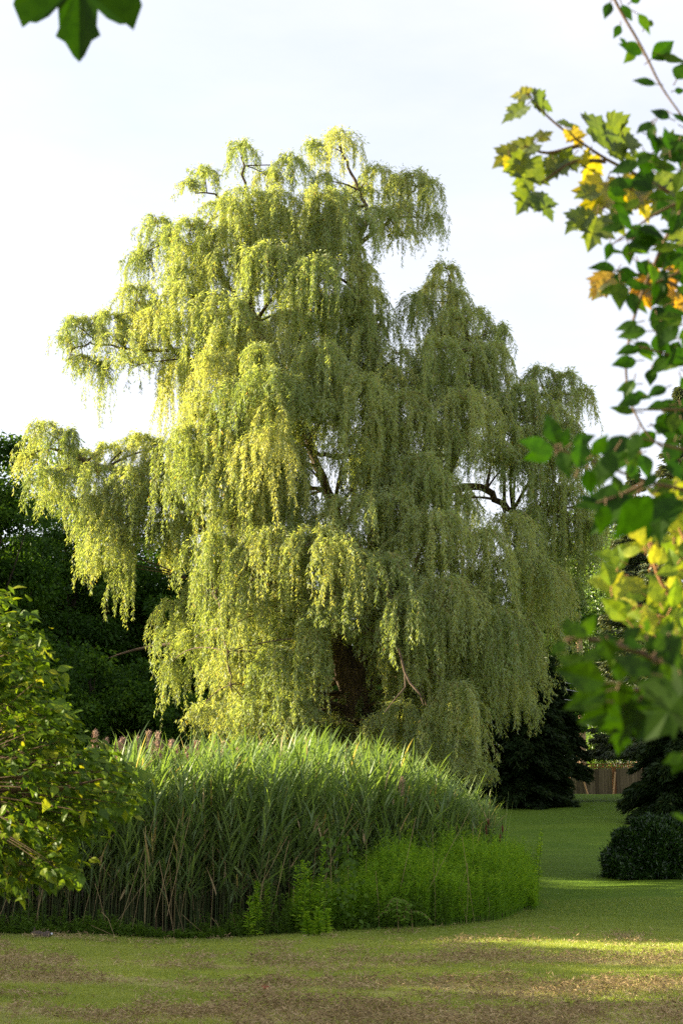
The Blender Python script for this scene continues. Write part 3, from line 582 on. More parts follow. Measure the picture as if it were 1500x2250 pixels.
# ------------------------------------------------------------------ trees out of the frame on the left that shade the lawn (unseen, row inferred from the shade
SG = 'trees beyond the left edge of the lawn'
src = T('broadleaf_tree', 'tall tree outside the frame on the left', (-25.5, 29.5, 0), 11.9, 3.6, .02, 30000, M_decid, 301, leaf=.34, nb=110, group=SG, blob=.3)
thin = T('broadleaf_tree', 'thin-leaved tree nearest the camera, beyond the left edge', (-25.0, 18.5, 0), 13.5, 3.8, .04, 24000, M_decid, 302, leaf=.34, nb=110, group=SG, blob=.35)
copy_thing(thin, (-26.5, 24.0, 0), 2.1, (1, 1, .98), 'thin-leaved tree between the nearest two full trees beyond the left edge')
src['label'] = 'full round tree beyond the left edge, level with the reed bed'
offs = [(-12.5, 11.6, 5.6, 'low unseen tree added to shade the leafy bush, just outside the left edge'), (-20, 38.3, 10.3, 'low full tree left of the willow, outside the frame, added to shade the lawn'), (-27, 36.2, 13.0, 'tree fourth in the row beyond the left edge'),
        (-24, 42.3, 14.2, 'tree fifth in the row beyond the left edge'), (-25, 46, 13.2, 'tree sixth in the row beyond the left edge'), (-24, 52, 17, 'very tall tree left of the dark wood'), (-23, 58, 18, 'very tall tree behind the dark wood on its left'), (-24, 65, 18, 'very tall tree furthest back left of the dark wood'), (-19, 57, 16, 'tall tree at the left flank of the dark wood')]
for i, (x, y, h, lab) in enumerate(offs):
    s = h/11.9; w_ = .6 if h < 7 else 1.0; copy_thing(src, (x, y, float(gh(x, y))), i*1.3, (w_, w_, s), lab)

# ------------------------------------------------------------------ dark round shrub on the right
sp = gp(1448, 31.0); sh = thing('round_shrub', 'dense dark rounded evergreen shrub at the right edge of the lawn', 'shrub', sp)
Hs = topH(1440, 1790, 31.0); rw = 118/F*31.0
n = 60000; u = sph(n); u[:, 2] = np.abs(u[:, 2]); rr = 1-.28*rnd(n)**1.5; rr = np.where(rnd(n) < .04, rr*1.07, rr)
lob = .84+.26*vnoise(u[:, 0]*1.+3, u[:, 1]+u[:, 2], .17, 71)+.08*np.sin(u[:, 0]*7+1)*np.sin(u[:, 1]*6)+.06*np.sin(u[:, 2]*11+u[:, 0]*9)
p = u*(rr*lob)[:, None]*np.array([rw, rw*.8, Hs*.98]); mb = MB(); mb.leaves(p, u*.6+R.normal(0, .6, (n, 3))+[0, 0, .25], .06+.05*rnd(n), .03, var=rnd(n)); mb.build('foliage', M_holly, sh)
mb = MB()
for q in range(26):
    v = sph(1)[0]; v[2] = abs(v[2])*.9+.1; mb.tube([(0, 0, 0), v*np.array([rw, rw*.8, Hs])*.45, v*np.array([rw, rw*.8, Hs])*.86], [.03, .02, .008], 5)
mb.build('stem', M_darkbark, sh, True)

# ------------------------------------------------------------------ reed bed
def reed_pts(n):
    x = rnd(n, -6.6, 2.75); dep = rnd(n)**1.25*6.0; y = bed_front(x)+.35+dep
    keep = dep > np.interp(x, [-1.2, -.2, .6, 3], [0, .9, 1.5, 1.9])*rnd(n, .7, 1.1); return x[keep], y[keep], dep[keep]
def reed_h(x): return np.interp(x, [-7, -4.5, -2.5, -.5, .6, 1.6, 2.4, 3.0], [2.4, 2.45, 2.45, 2.55, 2.4, 1.98, 1.6, 1.05])
x, y, dep = reed_pts(2900); n = len(x); h = reed_h(x)*rnd(n, .78, 1.06)*(.84+.14*vnoise(x, y, .3, 61)+.14*vnoise(x, y, 1.3, 62))-.12*(dep < .6)
mb = MB(); base = np.stack([x, y, gh(x, y)], 1); lean = R.normal(0, .06, (n, 2))+np.array([.05, -.03])
tk = np.linspace(0, 1, 6)
C = base[:, None]+UPW*(h[:, None]*tk)[..., None]; C[..., 0] += lean[:, :1]*h[:, None]*tk**1.6; C[..., 1] += lean[:, 1:]*h[:, None]*tk**1.6
mb.ribbons(C, np.tile(np.linspace(.009, .004, 6), (n, 1)), np.tile([1., 0, 0], (n, 1)), var=rnd(n)**2*.9, mat=1)
nl = 15; I = np.repeat(np.arange(n), nl); m = len(I); f = np.tile((np.arange(nl)+.5)/nl, n)+rnd(m, -.03, .03); f = .22+.78*f**.85
A = base[I]+UPW*(h[I]*f)[:, None]; A[:, 0] += lean[I, 0]*h[I]*f**1.6; A[:, 1] += lean[I, 1]*h[I]*f**1.6
keep = rnd(m) < np.where(f < .5, .75, 1.); A, I, f = A[keep], I[keep], f[keep]; m = len(I)
az = rnd(m, 0, 6.283); L = (.34+.32*rnd(m))*(1.05-.35*np.abs(f-.7)); tilt = rnd(m, .35, .85)*(1.15-.55*f)
o = np.stack([np.cos(az), np.sin(az), 0*az], 1); o[:, 0] += .3; o = norm(o)
tk = np.linspace(0, 1, 5); bend = rnd(m, .1, .75)
ang = tilt[:, None]+bend[:, None]*tk[None]**1.4
dx = np.cumsum(np.sin(ang)*.25, 1)-np.sin(ang[:, :1])*.25; dz = np.cumsum(np.cos(ang)*.25, 1)-np.cos(ang[:, :1])*.25
C = A[:, None]+o[:, None]*(dx*L[:, None])[..., None]+UPW*(dz*L[:, None])[..., None]
w = np.array([.55, 1., .85, .5, .03])[None]*(.022+.019*rnd(m))[:, None]
sd_ = norm(np.cross(o, UPW)+R.normal(0, .35, (m, 3)))
mb.ribbons(C, w, sd_, var=np.where(rnd(m) < .045*(1.6-f), 1., np.clip(.15+.6*rnd(m)+.15*f, 0, .92)), mat=0)
tag(mb.build('reed_bed', [M_reed, M_reedstem]), 'dense stand of tall green common reed in front of the willow', 'reeds', kind='stuff')
# dry fallen stalks in the bed's front
mb = MB(); n = 120; x = rnd(n, -6.2, 2.9); y = bed_front(x)+rnd(n, .0, .8); b = np.stack([x, y, gh(x, y)+.01], 1)
tl_ = rnd(n, .25, 1.5); an = R.normal(0, .14, n); big_ = rnd(n) < .35; an = np.where(big_, R.normal(0, 1.0, n), an); tl_ = np.where(big_, tl_*.5, tl_)
e = b+np.stack([np.sin(an)*tl_, R.normal(-.03, .12, n)*tl_, np.abs(np.cos(an))*tl_], 1); s = np.linspace(0, 1, 4)[None, :, None]
C = b[:, None]*(1-s)+e[:, None]*s+R.normal(0, .01, (n, 4, 3)); mb.ribbons(C, np.full((n, 4), .0065), np.tile([.8, 0, .6], (n, 1)), var=rnd(n))
n = 16; x = rnd(n, -5.5, 1.5); y = bed_front(x)+.3; b = np.stack([x, y, gh(x, y)+.3*rnd(n)], 1); e = b+np.stack([R.normal(.3, .35, n), -.1*rnd(n), rnd(n, .9, 1.7)], 1)
C = b[:, None]*(1-s)+e[:, None]*s; mb.ribbons(C, np.full((n, 4), .008), np.tile([.9, 0, .4], (n, 1)), var=.6+.4*rnd(n))
tag(mb.build('dry_stalks', M_dry), 'tan dead stalks leaning and lying along the front of the reed bed', 'stalks', kind='stuff')
# reeds carrying plumes
plumes = [(300, 1630), (345, 1622), (375, 1636), (430, 1640), (520, 1655), (207, 1618), (258, 1640), (268, 1632), (297, 1634), (326, 1618), (331, 1640), (351, 1640), (410, 1655), (440, 1662), (460, 1652), (388, 1650), (696, 1685), (232, 1632), (490, 1640), (620, 1660), (880, 1720)]
where = ['thin, among the left group', 'thin, just right of the tallest', 'thin, left of the curtain tip', 'thin, right of the curtain tip', 'thin, beneath the second curtain', 'leftmost', 'second from the left', 'third from the left', 'just left of the tall pale plume', 'tallest and palest, over the left reeds', 'small, right beside the tallest', 'small, left of the first willow curtain', 'at the right of the first willow curtain tip',
         'between two willow curtain tips', 'short, under the second willow curtain', 'under the first willow curtain tip', 'isolated brown, halfway along the bed', 'faint, between the two leftmost', 'faint, right of the second curtain tip', 'faint, under the curtains left of centre', 'faint, near the right end of the bed']
for (px, py), w_ in zip(plumes, where):
    Yp = 22.6+R.uniform(0, 1.0); top = P(px, py, Yp); bx = top[0]-.12; bs_ = np.array([bx, Yp, float(gh(bx, Yp))]); Hh = top[2]-bs_[2]
    t = thing('plumed_reed', 'reed with a feathery pinkish brown plume, '+w_, 'reed', bs_, 'plumed reeds above the bed')
    mb = MB(); s = np.linspace(0, 1, 6); C = np.stack([.12*s**2, 0*s, Hh*s], 1); mb.tube(C[:6], np.linspace(.006, .003, 6), 5); mb.build('stem', M_reedstem, t)
    mb = MB(); n = 230; f = rnd(n); p = np.stack([.12*(1-.28*f/Hh)+R.normal(0, .013, n), R.normal(0, .013, n), Hh+.05-.26*f], 1); d = np.stack([.35+R.normal(0, .35, n), R.normal(0, .3, n), np.full(n, .7)-.5*f], 1)
    mb.leaves(p, d, .05+.05*rnd(n), .01, var=rnd(n)); mb.build('plume', M_plume, t)

# ------------------------------------------------------------------ feathery goldenrod thicket on the right end of the bed
def feathery(mbx, x, y, h, nl, ll, lw, spread=1.):
    n = len(x); b = np.stack([x, y, gh(x, y)], 1); ln = R.normal(0, .1, (n, 2)); tk = np.linspace(0, 1, 4)
    C = b[:, None]+UPW*(h[:, None]*tk)[..., None]; C[..., 0] += ln[:, :1]*h[:, None]*tk**2; C[..., 1] += ln[:, 1:]*h[:, None]*tk**2
    mbx.ribbons(C, np.tile(np.linspace(.008, .003, 4), (n, 1)), np.tile([1., 0, 0], (n, 1)), var=.3)
    I = np.repeat(np.arange(n), nl); m = len(I); f = .12+.88*rnd(m)**.8
    A = b[I]+UPW*(h[I]*f)[:, None]; A[:, 0] += ln[I, 0]*h[I]*f**2; A[:, 1] += ln[I, 1]*h[I]*f**2
    az = rnd(m, 0, 6.283); d = np.stack([np.cos(az)*spread, np.sin(az)*spread, .5+.7*f*rnd(m)], 1)
    mbx.leaves(A, d, ll*rnd(m, .6, 1.2)*(1.15-.6*f), lw*rnd(m, .7, 1.2), droop=.12, var=np.clip(.2+.55*rnd(m)+.3*(f-.5), 0, 1))
mb = MB(); n = 5200; px_ = rnd(n, 640, 1175); Yn = np.empty(n); x = np.empty(n)
for i in range(n):
    # along the rounded right-hand front of the bed
    p_ = px_[i]
    yf = np.interp(p_, EDGE[:8, 0], EDGE[:8, 1]); Yn[i] = yf+.1+3.0*R.random()**1.15*(1 if p_ < 1120 else .9); x[i] = GX(p_, Yn[i])
hgt = (.5+.42*vnoise(x, Yn, .9, 21)+.42*vnoise(x, Yn, .32, 22)+.22*(rnd(n) < .04))*np.interp(px_, [640, 700, 780, 880, 1000, 1100, 1140, 1160, 1178], [.45, .8, 1.05, 1.2, 1.3, 1.3, 1.12, .75, .35])*rnd(n, .75, 1.05)*np.interp(Yn-np.interp(px_, EDGE[:8, 0], EDGE[:8, 1]), [0, .7, 1.4, 3], [.5, .85, 1.02, 1.05])
feathery(mb, x, Yn, hgt, 70, .13, .0065, 1.0)
tag(mb.build('goldenrod_thicket', M_feather), 'soft feathery bright green goldenrod thicket at the right end of the reed bed', 'plants', kind='stuff')
mb = MB(); n = 1100; x = rnd(n, -6.4, 1.6); y = bed_front(x)+.02+.6*rnd(n)**1.4; cl = vnoise(x, y, .5, 9); h = (.05+.75*rnd(n)*cl**1.6)*np.interp(x, [-6, -2, -.6, .5, 1.6], [.8, .8, 1.3, 1.5, 1.5]); feathery(mb, x, y, h, 26, .09, .014, 1.1)
tag(mb.build('weeds', M_weed), 'low leafy weeds along the foot of the reed bed', 'weeds', kind='stuff')
def goldenrod(px, Y, H, w_):
    b = gp(px, Y); t = thing('goldenrod_plant', w_, 'plant', b, 'goldenrod plants before the reeds'); mb = MB(); sm = MB()
    for q in range(3):
        ox, oy = R.normal(0, .07, 2); hh = H*R.uniform(.75, 1); sm.tube([(ox, oy, 0), (ox*1.3, oy, hh*.5), (ox*1.7+R.normal(0, .03), oy, hh)], [.006, .005, .003], 5)
        m = 130; f = rnd(m)**.8; A = np.stack([ox*(1+.7*f), np.full(m, oy), hh*(.1+.9*f)], 1); az = rnd(m, 0, 6.283); d = np.stack([np.cos(az), np.sin(az), .35+.5*f], 1)
        mb.leaves(A, d, .13*(1.2-.75*f)*rnd(m, .7, 1.2), .018, droop=.2, var=.3+.6*rnd(m))
    sm.build('stem', M_weed, t); mb.build('foliage', M_feather, t)
for a in [(652, 21.1, 1.0, 'tall bright goldenrod left of the pair before the reeds'), (686, 21.2, 1.25, 'tallest goldenrod spire before the reeds, middle of the bed'), (570, 21.1, .9, 'goldenrod half hidden in the dark foot of the reeds, left of the tall pair'), (545, 21.0, .6, 'short goldenrod left of the others'),
          (708, 20.75, .42, 'little goldenrod poking out over the lawn edge below the spires'), (685, 20.75, .38, 'smallest goldenrod at the lawn edge'), (1160, 27.5, 1.3, 'yellowish goldenrod spire standing alone at the far right of the bed')]: goldenrod(*a)
# big ovate / maple leaf shapes
OV = np.array([(0, 0), (.16, .12), (.29, .3), (.31, .45), (.25, .62), (.13, .82), (0, 1.05)])
MAP = np.array([(0, 0), (.06, .02), (.20, -.10), (.34, -.13), (.36, -.02), (.52, .06), (.44, .14), (.62, .34), (.50, .36), (.68, .60), (.50, .54), (.44, .66), (.34, .58), (.24, .46), (.27, .68), (.34, .84), (.22, .82), (.13, .96), (.0, 1.16)])
MAP2 = np.array([(0,0),(.2,-.1),(.4,0),(.5,.2),(.66,.3),(.55,.42),(.5,.6),(.56,.75),(.48,.93),(.42,.88),(.36,.885),(.25,.84),(.17,.77),(.165,.92),(.2,.98),(.12,1.02),(.05,1.12),(0,1.16)])
def leaf_shape(mbx, p, tip, nrm, width, shape='ov', var=.5, cup=.12, mat=0, curl=.1):
    p = np.array(p, float); ax = np.array(tip, float)-p; L = np.linalg.norm(ax); ax /= L; nrm = norm(np.array(nrm, float)); sd = norm(np.cross(ax, nrm)); nn = np.cross(sd, ax)
    S = {'ov': OV, 'map': MAP, 'map2': MAP2}[shape]; k = len(S); V = []; sc = L/(1.05 if shape == 'ov' else 1.16)
    cen = [(0, t) for t in np.linspace(0, S[-1, 1], 6)]
    def pos(u, v): return p+ax*v*sc+sd*u*sc*width+nn*(abs(u)*cup-curl*v*v+.02*math.sin(9*v+7*u))*sc
    for sgn in (1, -1):
        idx0 = len(V); T_ = []
        for (u, v) in S: V.append(pos(sgn*u, v))
        hub = [0, .35, .7] if shape == 'ov' else [.18, .3, .55]
        H0 = len(V)
        for v in hub: V.append(pos(0, v*1.0))
        for i in range(k-1):
            vm = (S[i, 1]+S[i+1, 1])/2; h = H0+int(np.argmin([abs(vm-q) for q in hub]))
            T_.append((idx0+i, idx0+i+1, h))
        # bridge hub changes
        prev = None
        for i in range(k-1):
            vm = (S[i, 1]+S[i+1, 1])/2; h = H0+int(np.argmin([abs(vm-q) for q in hub]))
            if prev is not None and h != prev: T_.append((prev, idx0+i, h))
            prev = h
        mbx.add(np.array(V[idx0:]), tris=np.array(T_)-idx0, var=var, mat=mat); 
    return sc
# pale sapling with pinnate leaves at the foot of the thicket
b = gp(888, 21.3); t = thing('ash_sapling', 'small sapling with pale pinnate leaves low against the dark thicket', 'plant', b); sm = MB(); fo_ = MB()
for sx in (-.1, .12):
    sm.tube([(sx, -.1, 0), (sx*.8, -.1, .35)], [.008, .006], 5)
for q in range(15):
    a = R.uniform(0, 6.28); o = np.array([math.cos(a), -abs(math.sin(a))*.8, 0]); L = R.uniform(.2, .36); z = R.uniform(.25, .5)
    s = np.linspace(0, 1, 6)[:, None]; sx = .1*(1 if R.random() < .5 else -1)
    C = np.array([sx*.8, -.1, z])+o*L*s+UPW*L*(.45*s-.75*s*s); sm.tube(C, .003, 4)
    for i in range(1, 6):
        for sg in (-1, 1):
            w_ = norm(np.cross(o, UPW)*sg+o*.4+[0, 0, -.3]); leaf_shape(fo_, C[i], C[i]+w_*.085, [0, -.3, 1], 1.0, 'ov', R.uniform(.4, .95))
sm.build('stem', M_dry, t); fo_.build('foliage', M_weed, t)
b = gp(765, 21.3); t = thing('climbing_vine', 'round-leaved vine climbing the reeds left of the thicket', 'plant', b); sm = MB(); fo_ = MB()
s = np.linspace(0, 1, 14)[:, None]; C = np.array([0, -.1, .1])+np.array([-.12, .1, 1.25])*s+np.hstack([.08*np.sin(s*9), .05*np.cos(s*7), 0*s]); sm.tube(C, .006, 5)
for q in range(150):
    i = R.integers(0, 14); p = C[i]+R.normal(0, .12, 3)*[1.2, .4, .6]; leaf_shape(fo_, p, p+norm(R.normal(0, 1, 3)+[0, 0, -.8])*R.uniform(.06, .1), [R.normal(0, .4), -1, .5], 1.15, 'ov', R.random())
sm.build('stem', M_weed, t); fo_.build('foliage', M_weed, t)
# cattails
cats = [(1027, 1806, 1842, 'short brown cattail at the right end of the reeds, leftmost'), (1054, 1806, 1836, 'thickest rust-brown cattail spike, second from the left'), (1067, 1812, 1836, 'slim brown cattail just right of the thickest'), (1103, 1815, 1828, 'dark cattail above a bent leaf'), (1098, 1834, 1850, 'low dark cattail, lowest of all'), (1072, 1800, 1812, 'small high cattail behind the others')]
for px, y0, y1, lab in cats:
    Yc = 25.0; top = P(px, y0, Yc); bo = P(px, y1, Yc); b = np.array([top[0], Yc, float(gh(top[0], Yc))]); t = thing('cattail', lab, 'cattail', b, 'cattails at the right end of the bed')
    mb = MB(); mb.tube([(0, 0, 0), (0, 0, bo[2]-b[2]), (0, 0, top[2]-b[2]+.14)], [.008, .006, .003], 5); mb.build('stem', M_reedstem, t)
    mb = MB(); z0, z1 = bo[2]-b[2], top[2]-b[2]; mb.tube([(0, 0, z0-.01), (0, 0, z0), (0, 0, (z0+z1)/2), (0, 0, z1), (0, 0, z1+.01)], [.004, .016, .018, .016, .004], 8); mb.build('spike', bpy.data.materials.get('cattail_brown') or rough_mat('cattail_brown', [(.3, (.06, .022, .012)), (.7, (.13, .05, .025))], scale=20), t, True)
    n = 8; az = rnd(n, 0, 6.28); ln = np.stack([np.cos(az), np.sin(az)], 1)*R.uniform(.05, .22, (n, 1)); hh = rnd(n, .9, 1.35)*(z1+.1); tk = np.linspace(0, 1, 6)
    C = np.zeros((n, 6, 3)); C[..., 0] = ln[:, :1]*tk**1.7*1.3; C[..., 1] = ln[:, 1:]*tk**1.7*1.3; C[..., 2] = hh[:, None]*tk
    mb = MB(); mb.ribbons(C, np.tile(np.array([.014, .014, .013, .011, .008, .001]), (n, 1)), norm(R.normal(size=(n, 3))*[1, 1, 0]), var=rnd(n)); mb.build('blades', M_reed, t)

# ------------------------------------------------------------------ rabbit stretched out at the foot of the reeds
rb0 = P(92, 2049, 20.3); rz_ = float(gh(rb0[0], 20.3)); rab = thing('rabbit', 'small brown rabbit with a white tail stretched out on the grass before the reeds', 'rabbit', (rb0[0], 20.3, rz_))
def blobmesh(name, parts, mat, parent, vox=.006):
    bm = bmesh.new()
    for (c, r) in parts:
        from mathutils import Matrix
        bmesh.ops.create_uvsphere(bm, u_segments=16, v_segments=10, radius=1, matrix=Matrix.Translation(c) @ Matrix.Diagonal((*r, 1)))
    me = bpy.data.meshes.new(name); bm.to_mesh(me); bm.free(); me.materials.append(mat); o = bpy.data.objects.new(name, me); scene.collection.objects.link(o); o.parent = parent
    md = o.modifiers.new('r', 'REMESH'); md.mode = 'VOXEL'; md.voxel_size = vox; md.use_smooth_shade = True
    ms = o.modifiers.new('s', 'SMOOTH'); ms.iterations = 4; return o
M_fur = rough_mat('brown_fur', [(.3, (.045, .035, .03)), (.7, (.13, .1, .08))], scale=40, bump=.6)
blobmesh('body', [((-.11, 0, .055), (.03, .028, .03)), ((-.135, 0, .05), (.018, .018, .016)), ((-.08, 0, .05), (.035, .03, .035)), ((-.04, 0, .045), (.06, .045, .043)), ((.02, 0, .035), (.06, .04, .033)), ((.08, 0, .045), (.05, .048, .043)),
                   ((.08, .035, .025), (.045, .018, .025)), ((.08, -.035, .025), (.045, .018, .025)), ((.04, -.045, .01), (.045, .012, .01)), ((.04, .045, .01), (.045, .012, .01)), ((-.08, -.03, .01), (.04, .01, .01)), ((-.08, .03, .01), (.04, .01, .01))], M_fur, rab)
for sy in (-1, 1):
    blobmesh('ear', [((-.098, sy*.014, .105), (.009, .006, .034)), ((-.102, sy*.012, .08), (.009, .007, .014))], M_fur, rab, .003)
    mbx = MB(); blobmesh('eye', [((-.121, sy*.024, .06), (.005, .004, .005))], rough_mat('dark_eye', [(.3, (.01, .01, .01)), (.7, (.02, .015, .01))], rough=.2, bump=0), rab, .0015)
blobmesh('tail', [((.138, 0, .045), (.016, .016, .017))], rough_mat('white_fur', [(.3, (.5, .5, .52)), (.7, (.75, .75, .78))], scale=40), rab, .003)
# a fallen red leaf and pale blossoms in the lawn
q = P(578, 2153, 14.3); zz = float(gh(q[0], q[1])); mb = MB(); leaf_shape(mb, (0, 0, .035), (.07, .03, .05), (0, -.4, 1), 1, 'map', .5)
tag(mb.build('fallen_leaf', rough_mat('red_leaf', [(.3, (.15, .03, .015)), (.7, (.25, .05, .02))], bump=0), origin=None), 'small red fallen leaf lying on the brown thatch', 'leaf').location = (q[0], q[1], zz)

# ------------------------------------------------------------------ near leafy bush at the left edge
rng = np.random.default_rng(55); R = rng
BY = 9.0
bush = thing('leafy_bush', 'out-of-focus leafy bush with yellow-green tips filling the lower left edge', 'bush', (-3.1, 9.2, 0)); bo_ = np.array([-3.1, 9.2, 0])
BSIL = [(-160, 1290), (0, 1300), (60, 1365), (75, 1420), (110, 1500), (130, 1560), (150, 1620), (235, 1650), (290, 1700), (292, 1750), (250, 1800), (180, 1850), (150, 1900), (125, 1945), (60, 1940), (20, 1960), (-60, 1950), (-160, 1980)]
sm = MB(); fo_ = MB(); sprays = []
while len(sprays) < 520:
    px, py = R.uniform(-160, 300), R.uniform(1290, 1970)
    if inside(np.array([px]), np.array([py]), BSIL)[0]: sprays.append((px, py, R.uniform(-.9, 1.2)))
main = [np.array([0, 0, .02])]; root_ = np.array([0, 0, 0.])
hubs = [P(-180, y_, BY+d_)-bo_ for y_, d_ in ((1950, 0), (1850, .3), (1740, -.2), (1640, .3), (1520, 0), (1400, .2))]
for h_ in hubs: sm.tube([root_+[0, 0, .05], (root_+h_)/2+[.03, 0, .1], h_], [.02, .015, .01], 7)
sm.tube([P(-180, 1740, 8.8)-bo_, P(0, 1738, 8.7)-bo_, P(140, 1732, 8.6)-bo_, P(230, 1710, 8.6)-bo_], [.02, .014, .01, .004], 6)
for (px, py, dy) in sprays:
    e = P(px, py, BY+dy)-bo_; h_ = min(hubs, key=lambda q: np.linalg.norm(q-e)); s = np.linspace(0, 1, 5)[:, None]; m = (h_+e)/2+[0, 0, .05]
    C = (1-s)**2*h_+2*s*(1-s)*m+s*s*e; sm.tube(C, np.linspace(.004, .002, 5), 4)
    dr = norm(e-h_+np.array([.25, 0, -.1])); K = R.integers(11, 18)
    for k in range(K):
        f = k/K; p = e+dr*(f-.5)*.26+R.normal(0, .02, 3); sd = norm(np.cross(dr, UPW)+R.normal(0, .4, 3))*(1 if k % 2 else -1)
        L = R.uniform(.055, .1); tip = p+norm(dr*.6+sd*.8+np.array([0, 0, -.25])+R.normal(0, .25, 3))*L
        leaf_shape(fo_, p, tip, [R.normal(0, .5), R.normal(-.3, .4), 1], R.uniform(.8, 1.1), 'ov', float(np.clip(R.normal(.45, .25), 0, 1)), curl=.25)
sm.build('stem', M_twigd, bush, True); fo_.build('foliage', M_bush, bush)

# ------------------------------------------------------------------ foreground branches
def branch(name, label, Y0, paths, leaves, mat, smat, cat='branch', group=None, srad=.004):
    o0 = P(*paths[0][0][:2], Y0); t = thing(name, label, cat, o0, group); sm = MB(); fo_ = MB()
    for pth in paths:
        pts = np.array([P(q[0], q[1], Y0+(q[2] if len(q) > 2 else 0)) for q in pth])-o0
        tt = np.linspace(0, len(pts)-1, (len(pts)-1)*4+1); C = np.stack([np.interp(tt, range(len(pts)), pts[:, i]) for i in range(3)], 1)
        for _ in range(2): C[1:-1] = (C[:-2]+2*C[1:-1]+C[2:])/4
        sm.tube(C, np.linspace(srad, srad*.4, len(C)), 6)
    for lf in leaves:
        px, py, ang, L, shape, var = lf[:6]; dy = lf[6] if len(lf) > 6 else R.uniform(-.12, .12); tl = lf[7] if len(lf) > 7 else R.uniform(-.35, .35)
        a = math.radians(ang); Lm = L/F*(Y0+dy); p = P(px, py, Y0+dy)-o0
        d = np.array([math.cos(a), tl, math.sin(a)]); tip = p+norm(d)*Lm
        leaf_shape(fo_, p, tip, [R.normal(0, .35), -1, R.normal(.35, .3)], 1.0 if shape == 'ov' else 1.0, shape, var, cup=R.uniform(-.1, .3), curl=R.uniform(-.05, .25))
        stl = p-norm(d+R.normal(0, .2, 3))*Lm*.3; sm.tube([stl, p], .0012, 4)
    sm.build('stem', smat, t, True); fo_.build('foliage', mat, t); return t
# hanging maple leaf, top left
def ML(px, py, ang, L, v, dy=0., tl=.0): return (px, py, ang, L, 'map', v, dy, tl)
branch('maple_branch', 'dark maple leaf hanging into the top left corner, out of focus', 2.2, [[(180, -160), (185, -60), (180, -40)], [(-200, -260), (0, -200), (180, -160), (420, -150)]],
       [(180, -175, -92, 332, 'map2', .0, 0, 0), ML(60, -190, -120, 150, .3, .1, .1)], M_mapledark, M_twigd)
# sunlit maple branch, upper right
maple_l = [ML(1165, 205, 175, 55, .75, 0, .4), ML(1170, 215, -10, 72, .1, 0, .6), ML(1155, 232, 215, 75, .5, 0, .2), ML(1235, 275, 20, 60, .2, .05, .5), ML(1250, 285, -60, 60, .85), ML(1290, 275, -8, 125, .1, 0, .6), ML(1330, 270, -25, 90, .25, .1, .3),
           ML(1175, 315, 205, 85, .6), ML(1135, 330, 215, 75, .65), ML(1180, 305, 30, 45, .7), ML(1160, 345, -100, 110, .35, 0, .1), ML(1120, 345, -70, 60, .8), ML(1230, 345, 240, 70, .3), ML(1215, 350, -80, 50, .6), ML(1180, 430, -60, 75, .1), ML(1165, 420, -120, 70, .25),
           ML(1300, 340, -100, 75, .8), ML(1260, 340, -130, 60, .45), ML(1340, 330, -20, 70, .2), ML(1330, 400, -120, 110, .8), ML(1310, 420, 200, 60, .5), ML(1360, 390, -70, 90, .85), ML(1390, 420, -60, 85, .8), ML(1410, 400, -110, 75, .75),
           ML(1310, 475, -105, 95, .45), ML(1290, 470, 220, 75, .15), ML(1335, 470, -50, 65, .4), ML(1440, 380, -40, 80, .3), ML(1450, 330, 10, 80, .3), ML(1460, 430, -80, 80, .5), ML(1490, 560, -100, 80, .97), ML(1455, 600, -110, 90, .98), ML(1420, 620, 230, 60, .95),
           ML(1350, 600, -130, 90, .95), ML(1330, 620, 215, 55, .9), ML(1400, 630, -60, 60, .97), ML(1480, 640, -80, 70, .95), ML(1495, 500, -90, 70, .4), ML(1370, 300, -60, 70, .3)]
branch('maple_branch', 'sunlit maple branch with yellow and olive lobed leaves reaching in from the upper right', 3.2,
       [[(1640, 520), (1500, 440), (1400, 385), (1330, 350), (1270, 310), (1210, 265), (1155, 205)], [(1270, 320), (1200, 340), (1150, 320)], [(1330, 355), (1260, 350), (1190, 400)], [(1560, 700), (1480, 620), (1400, 600), (1340, 610)], [(1400, 390), (1370, 430), (1320, 460)]],
       maple_l, M_maple, M_twigd, srad=.006)
# climbing shoot with ovate leaves, down the right edge
def OL(px, py, ang, L, v=None): return (px, py, ang, L, 'ov', v if v is not None else R.random())
ov = [OL(1340, 5, 250, 45), OL(1365, 10, -60, 50), OL(1385, 5, 40, 40), OL(1375, 95, 140, 22), OL(1362, 55, 245, 38), OL(1400, 30, -50, 60), OL(1415, 60, 60, 50), OL(1410, 118, 165, 65), OL(1395, 110, -130, 45), OL(1430, 130, 40, 80), OL(1450, 120, -20, 70), OL(1440, 185, 170, 58), OL(1485, 175, 60, 75), OL(1480, 200, 10, 30),
      OL(1470, 260, 150, 50), OL(1475, 250, -40, 60), OL(1440, 300, -90, 50), OL(1470, 330, 100, 60)]
rs = np.random.default_rng(77)
cols = [(260, 400, 1400, 1520, 22), (400, 560, 1330, 1520, 44), (560, 720, 1340, 1520, 34), (720, 840, 1390, 1520, 16), (840, 1000, 1380, 1520, 26)]
for y0, y1, x0, x1, nn in cols:
    for _ in range(nn):
        px = x1-(x1-x0)*rs.random()**1.3; py = rs.uniform(y0, y1); ov.append(OL(px, py, rs.uniform(150, 390), rs.uniform(42, 75), rs.random()))
ov += [OL(1400, 708, 190, 55), OL(1405, 765, 195, 62, .6), OL(1400, 750, -50, 60), OL(1440, 735, -80, 60), OL(1430, 810, -100, 50), OL(1410, 870, 200, 60), OL(1395, 905, 170, 60)]
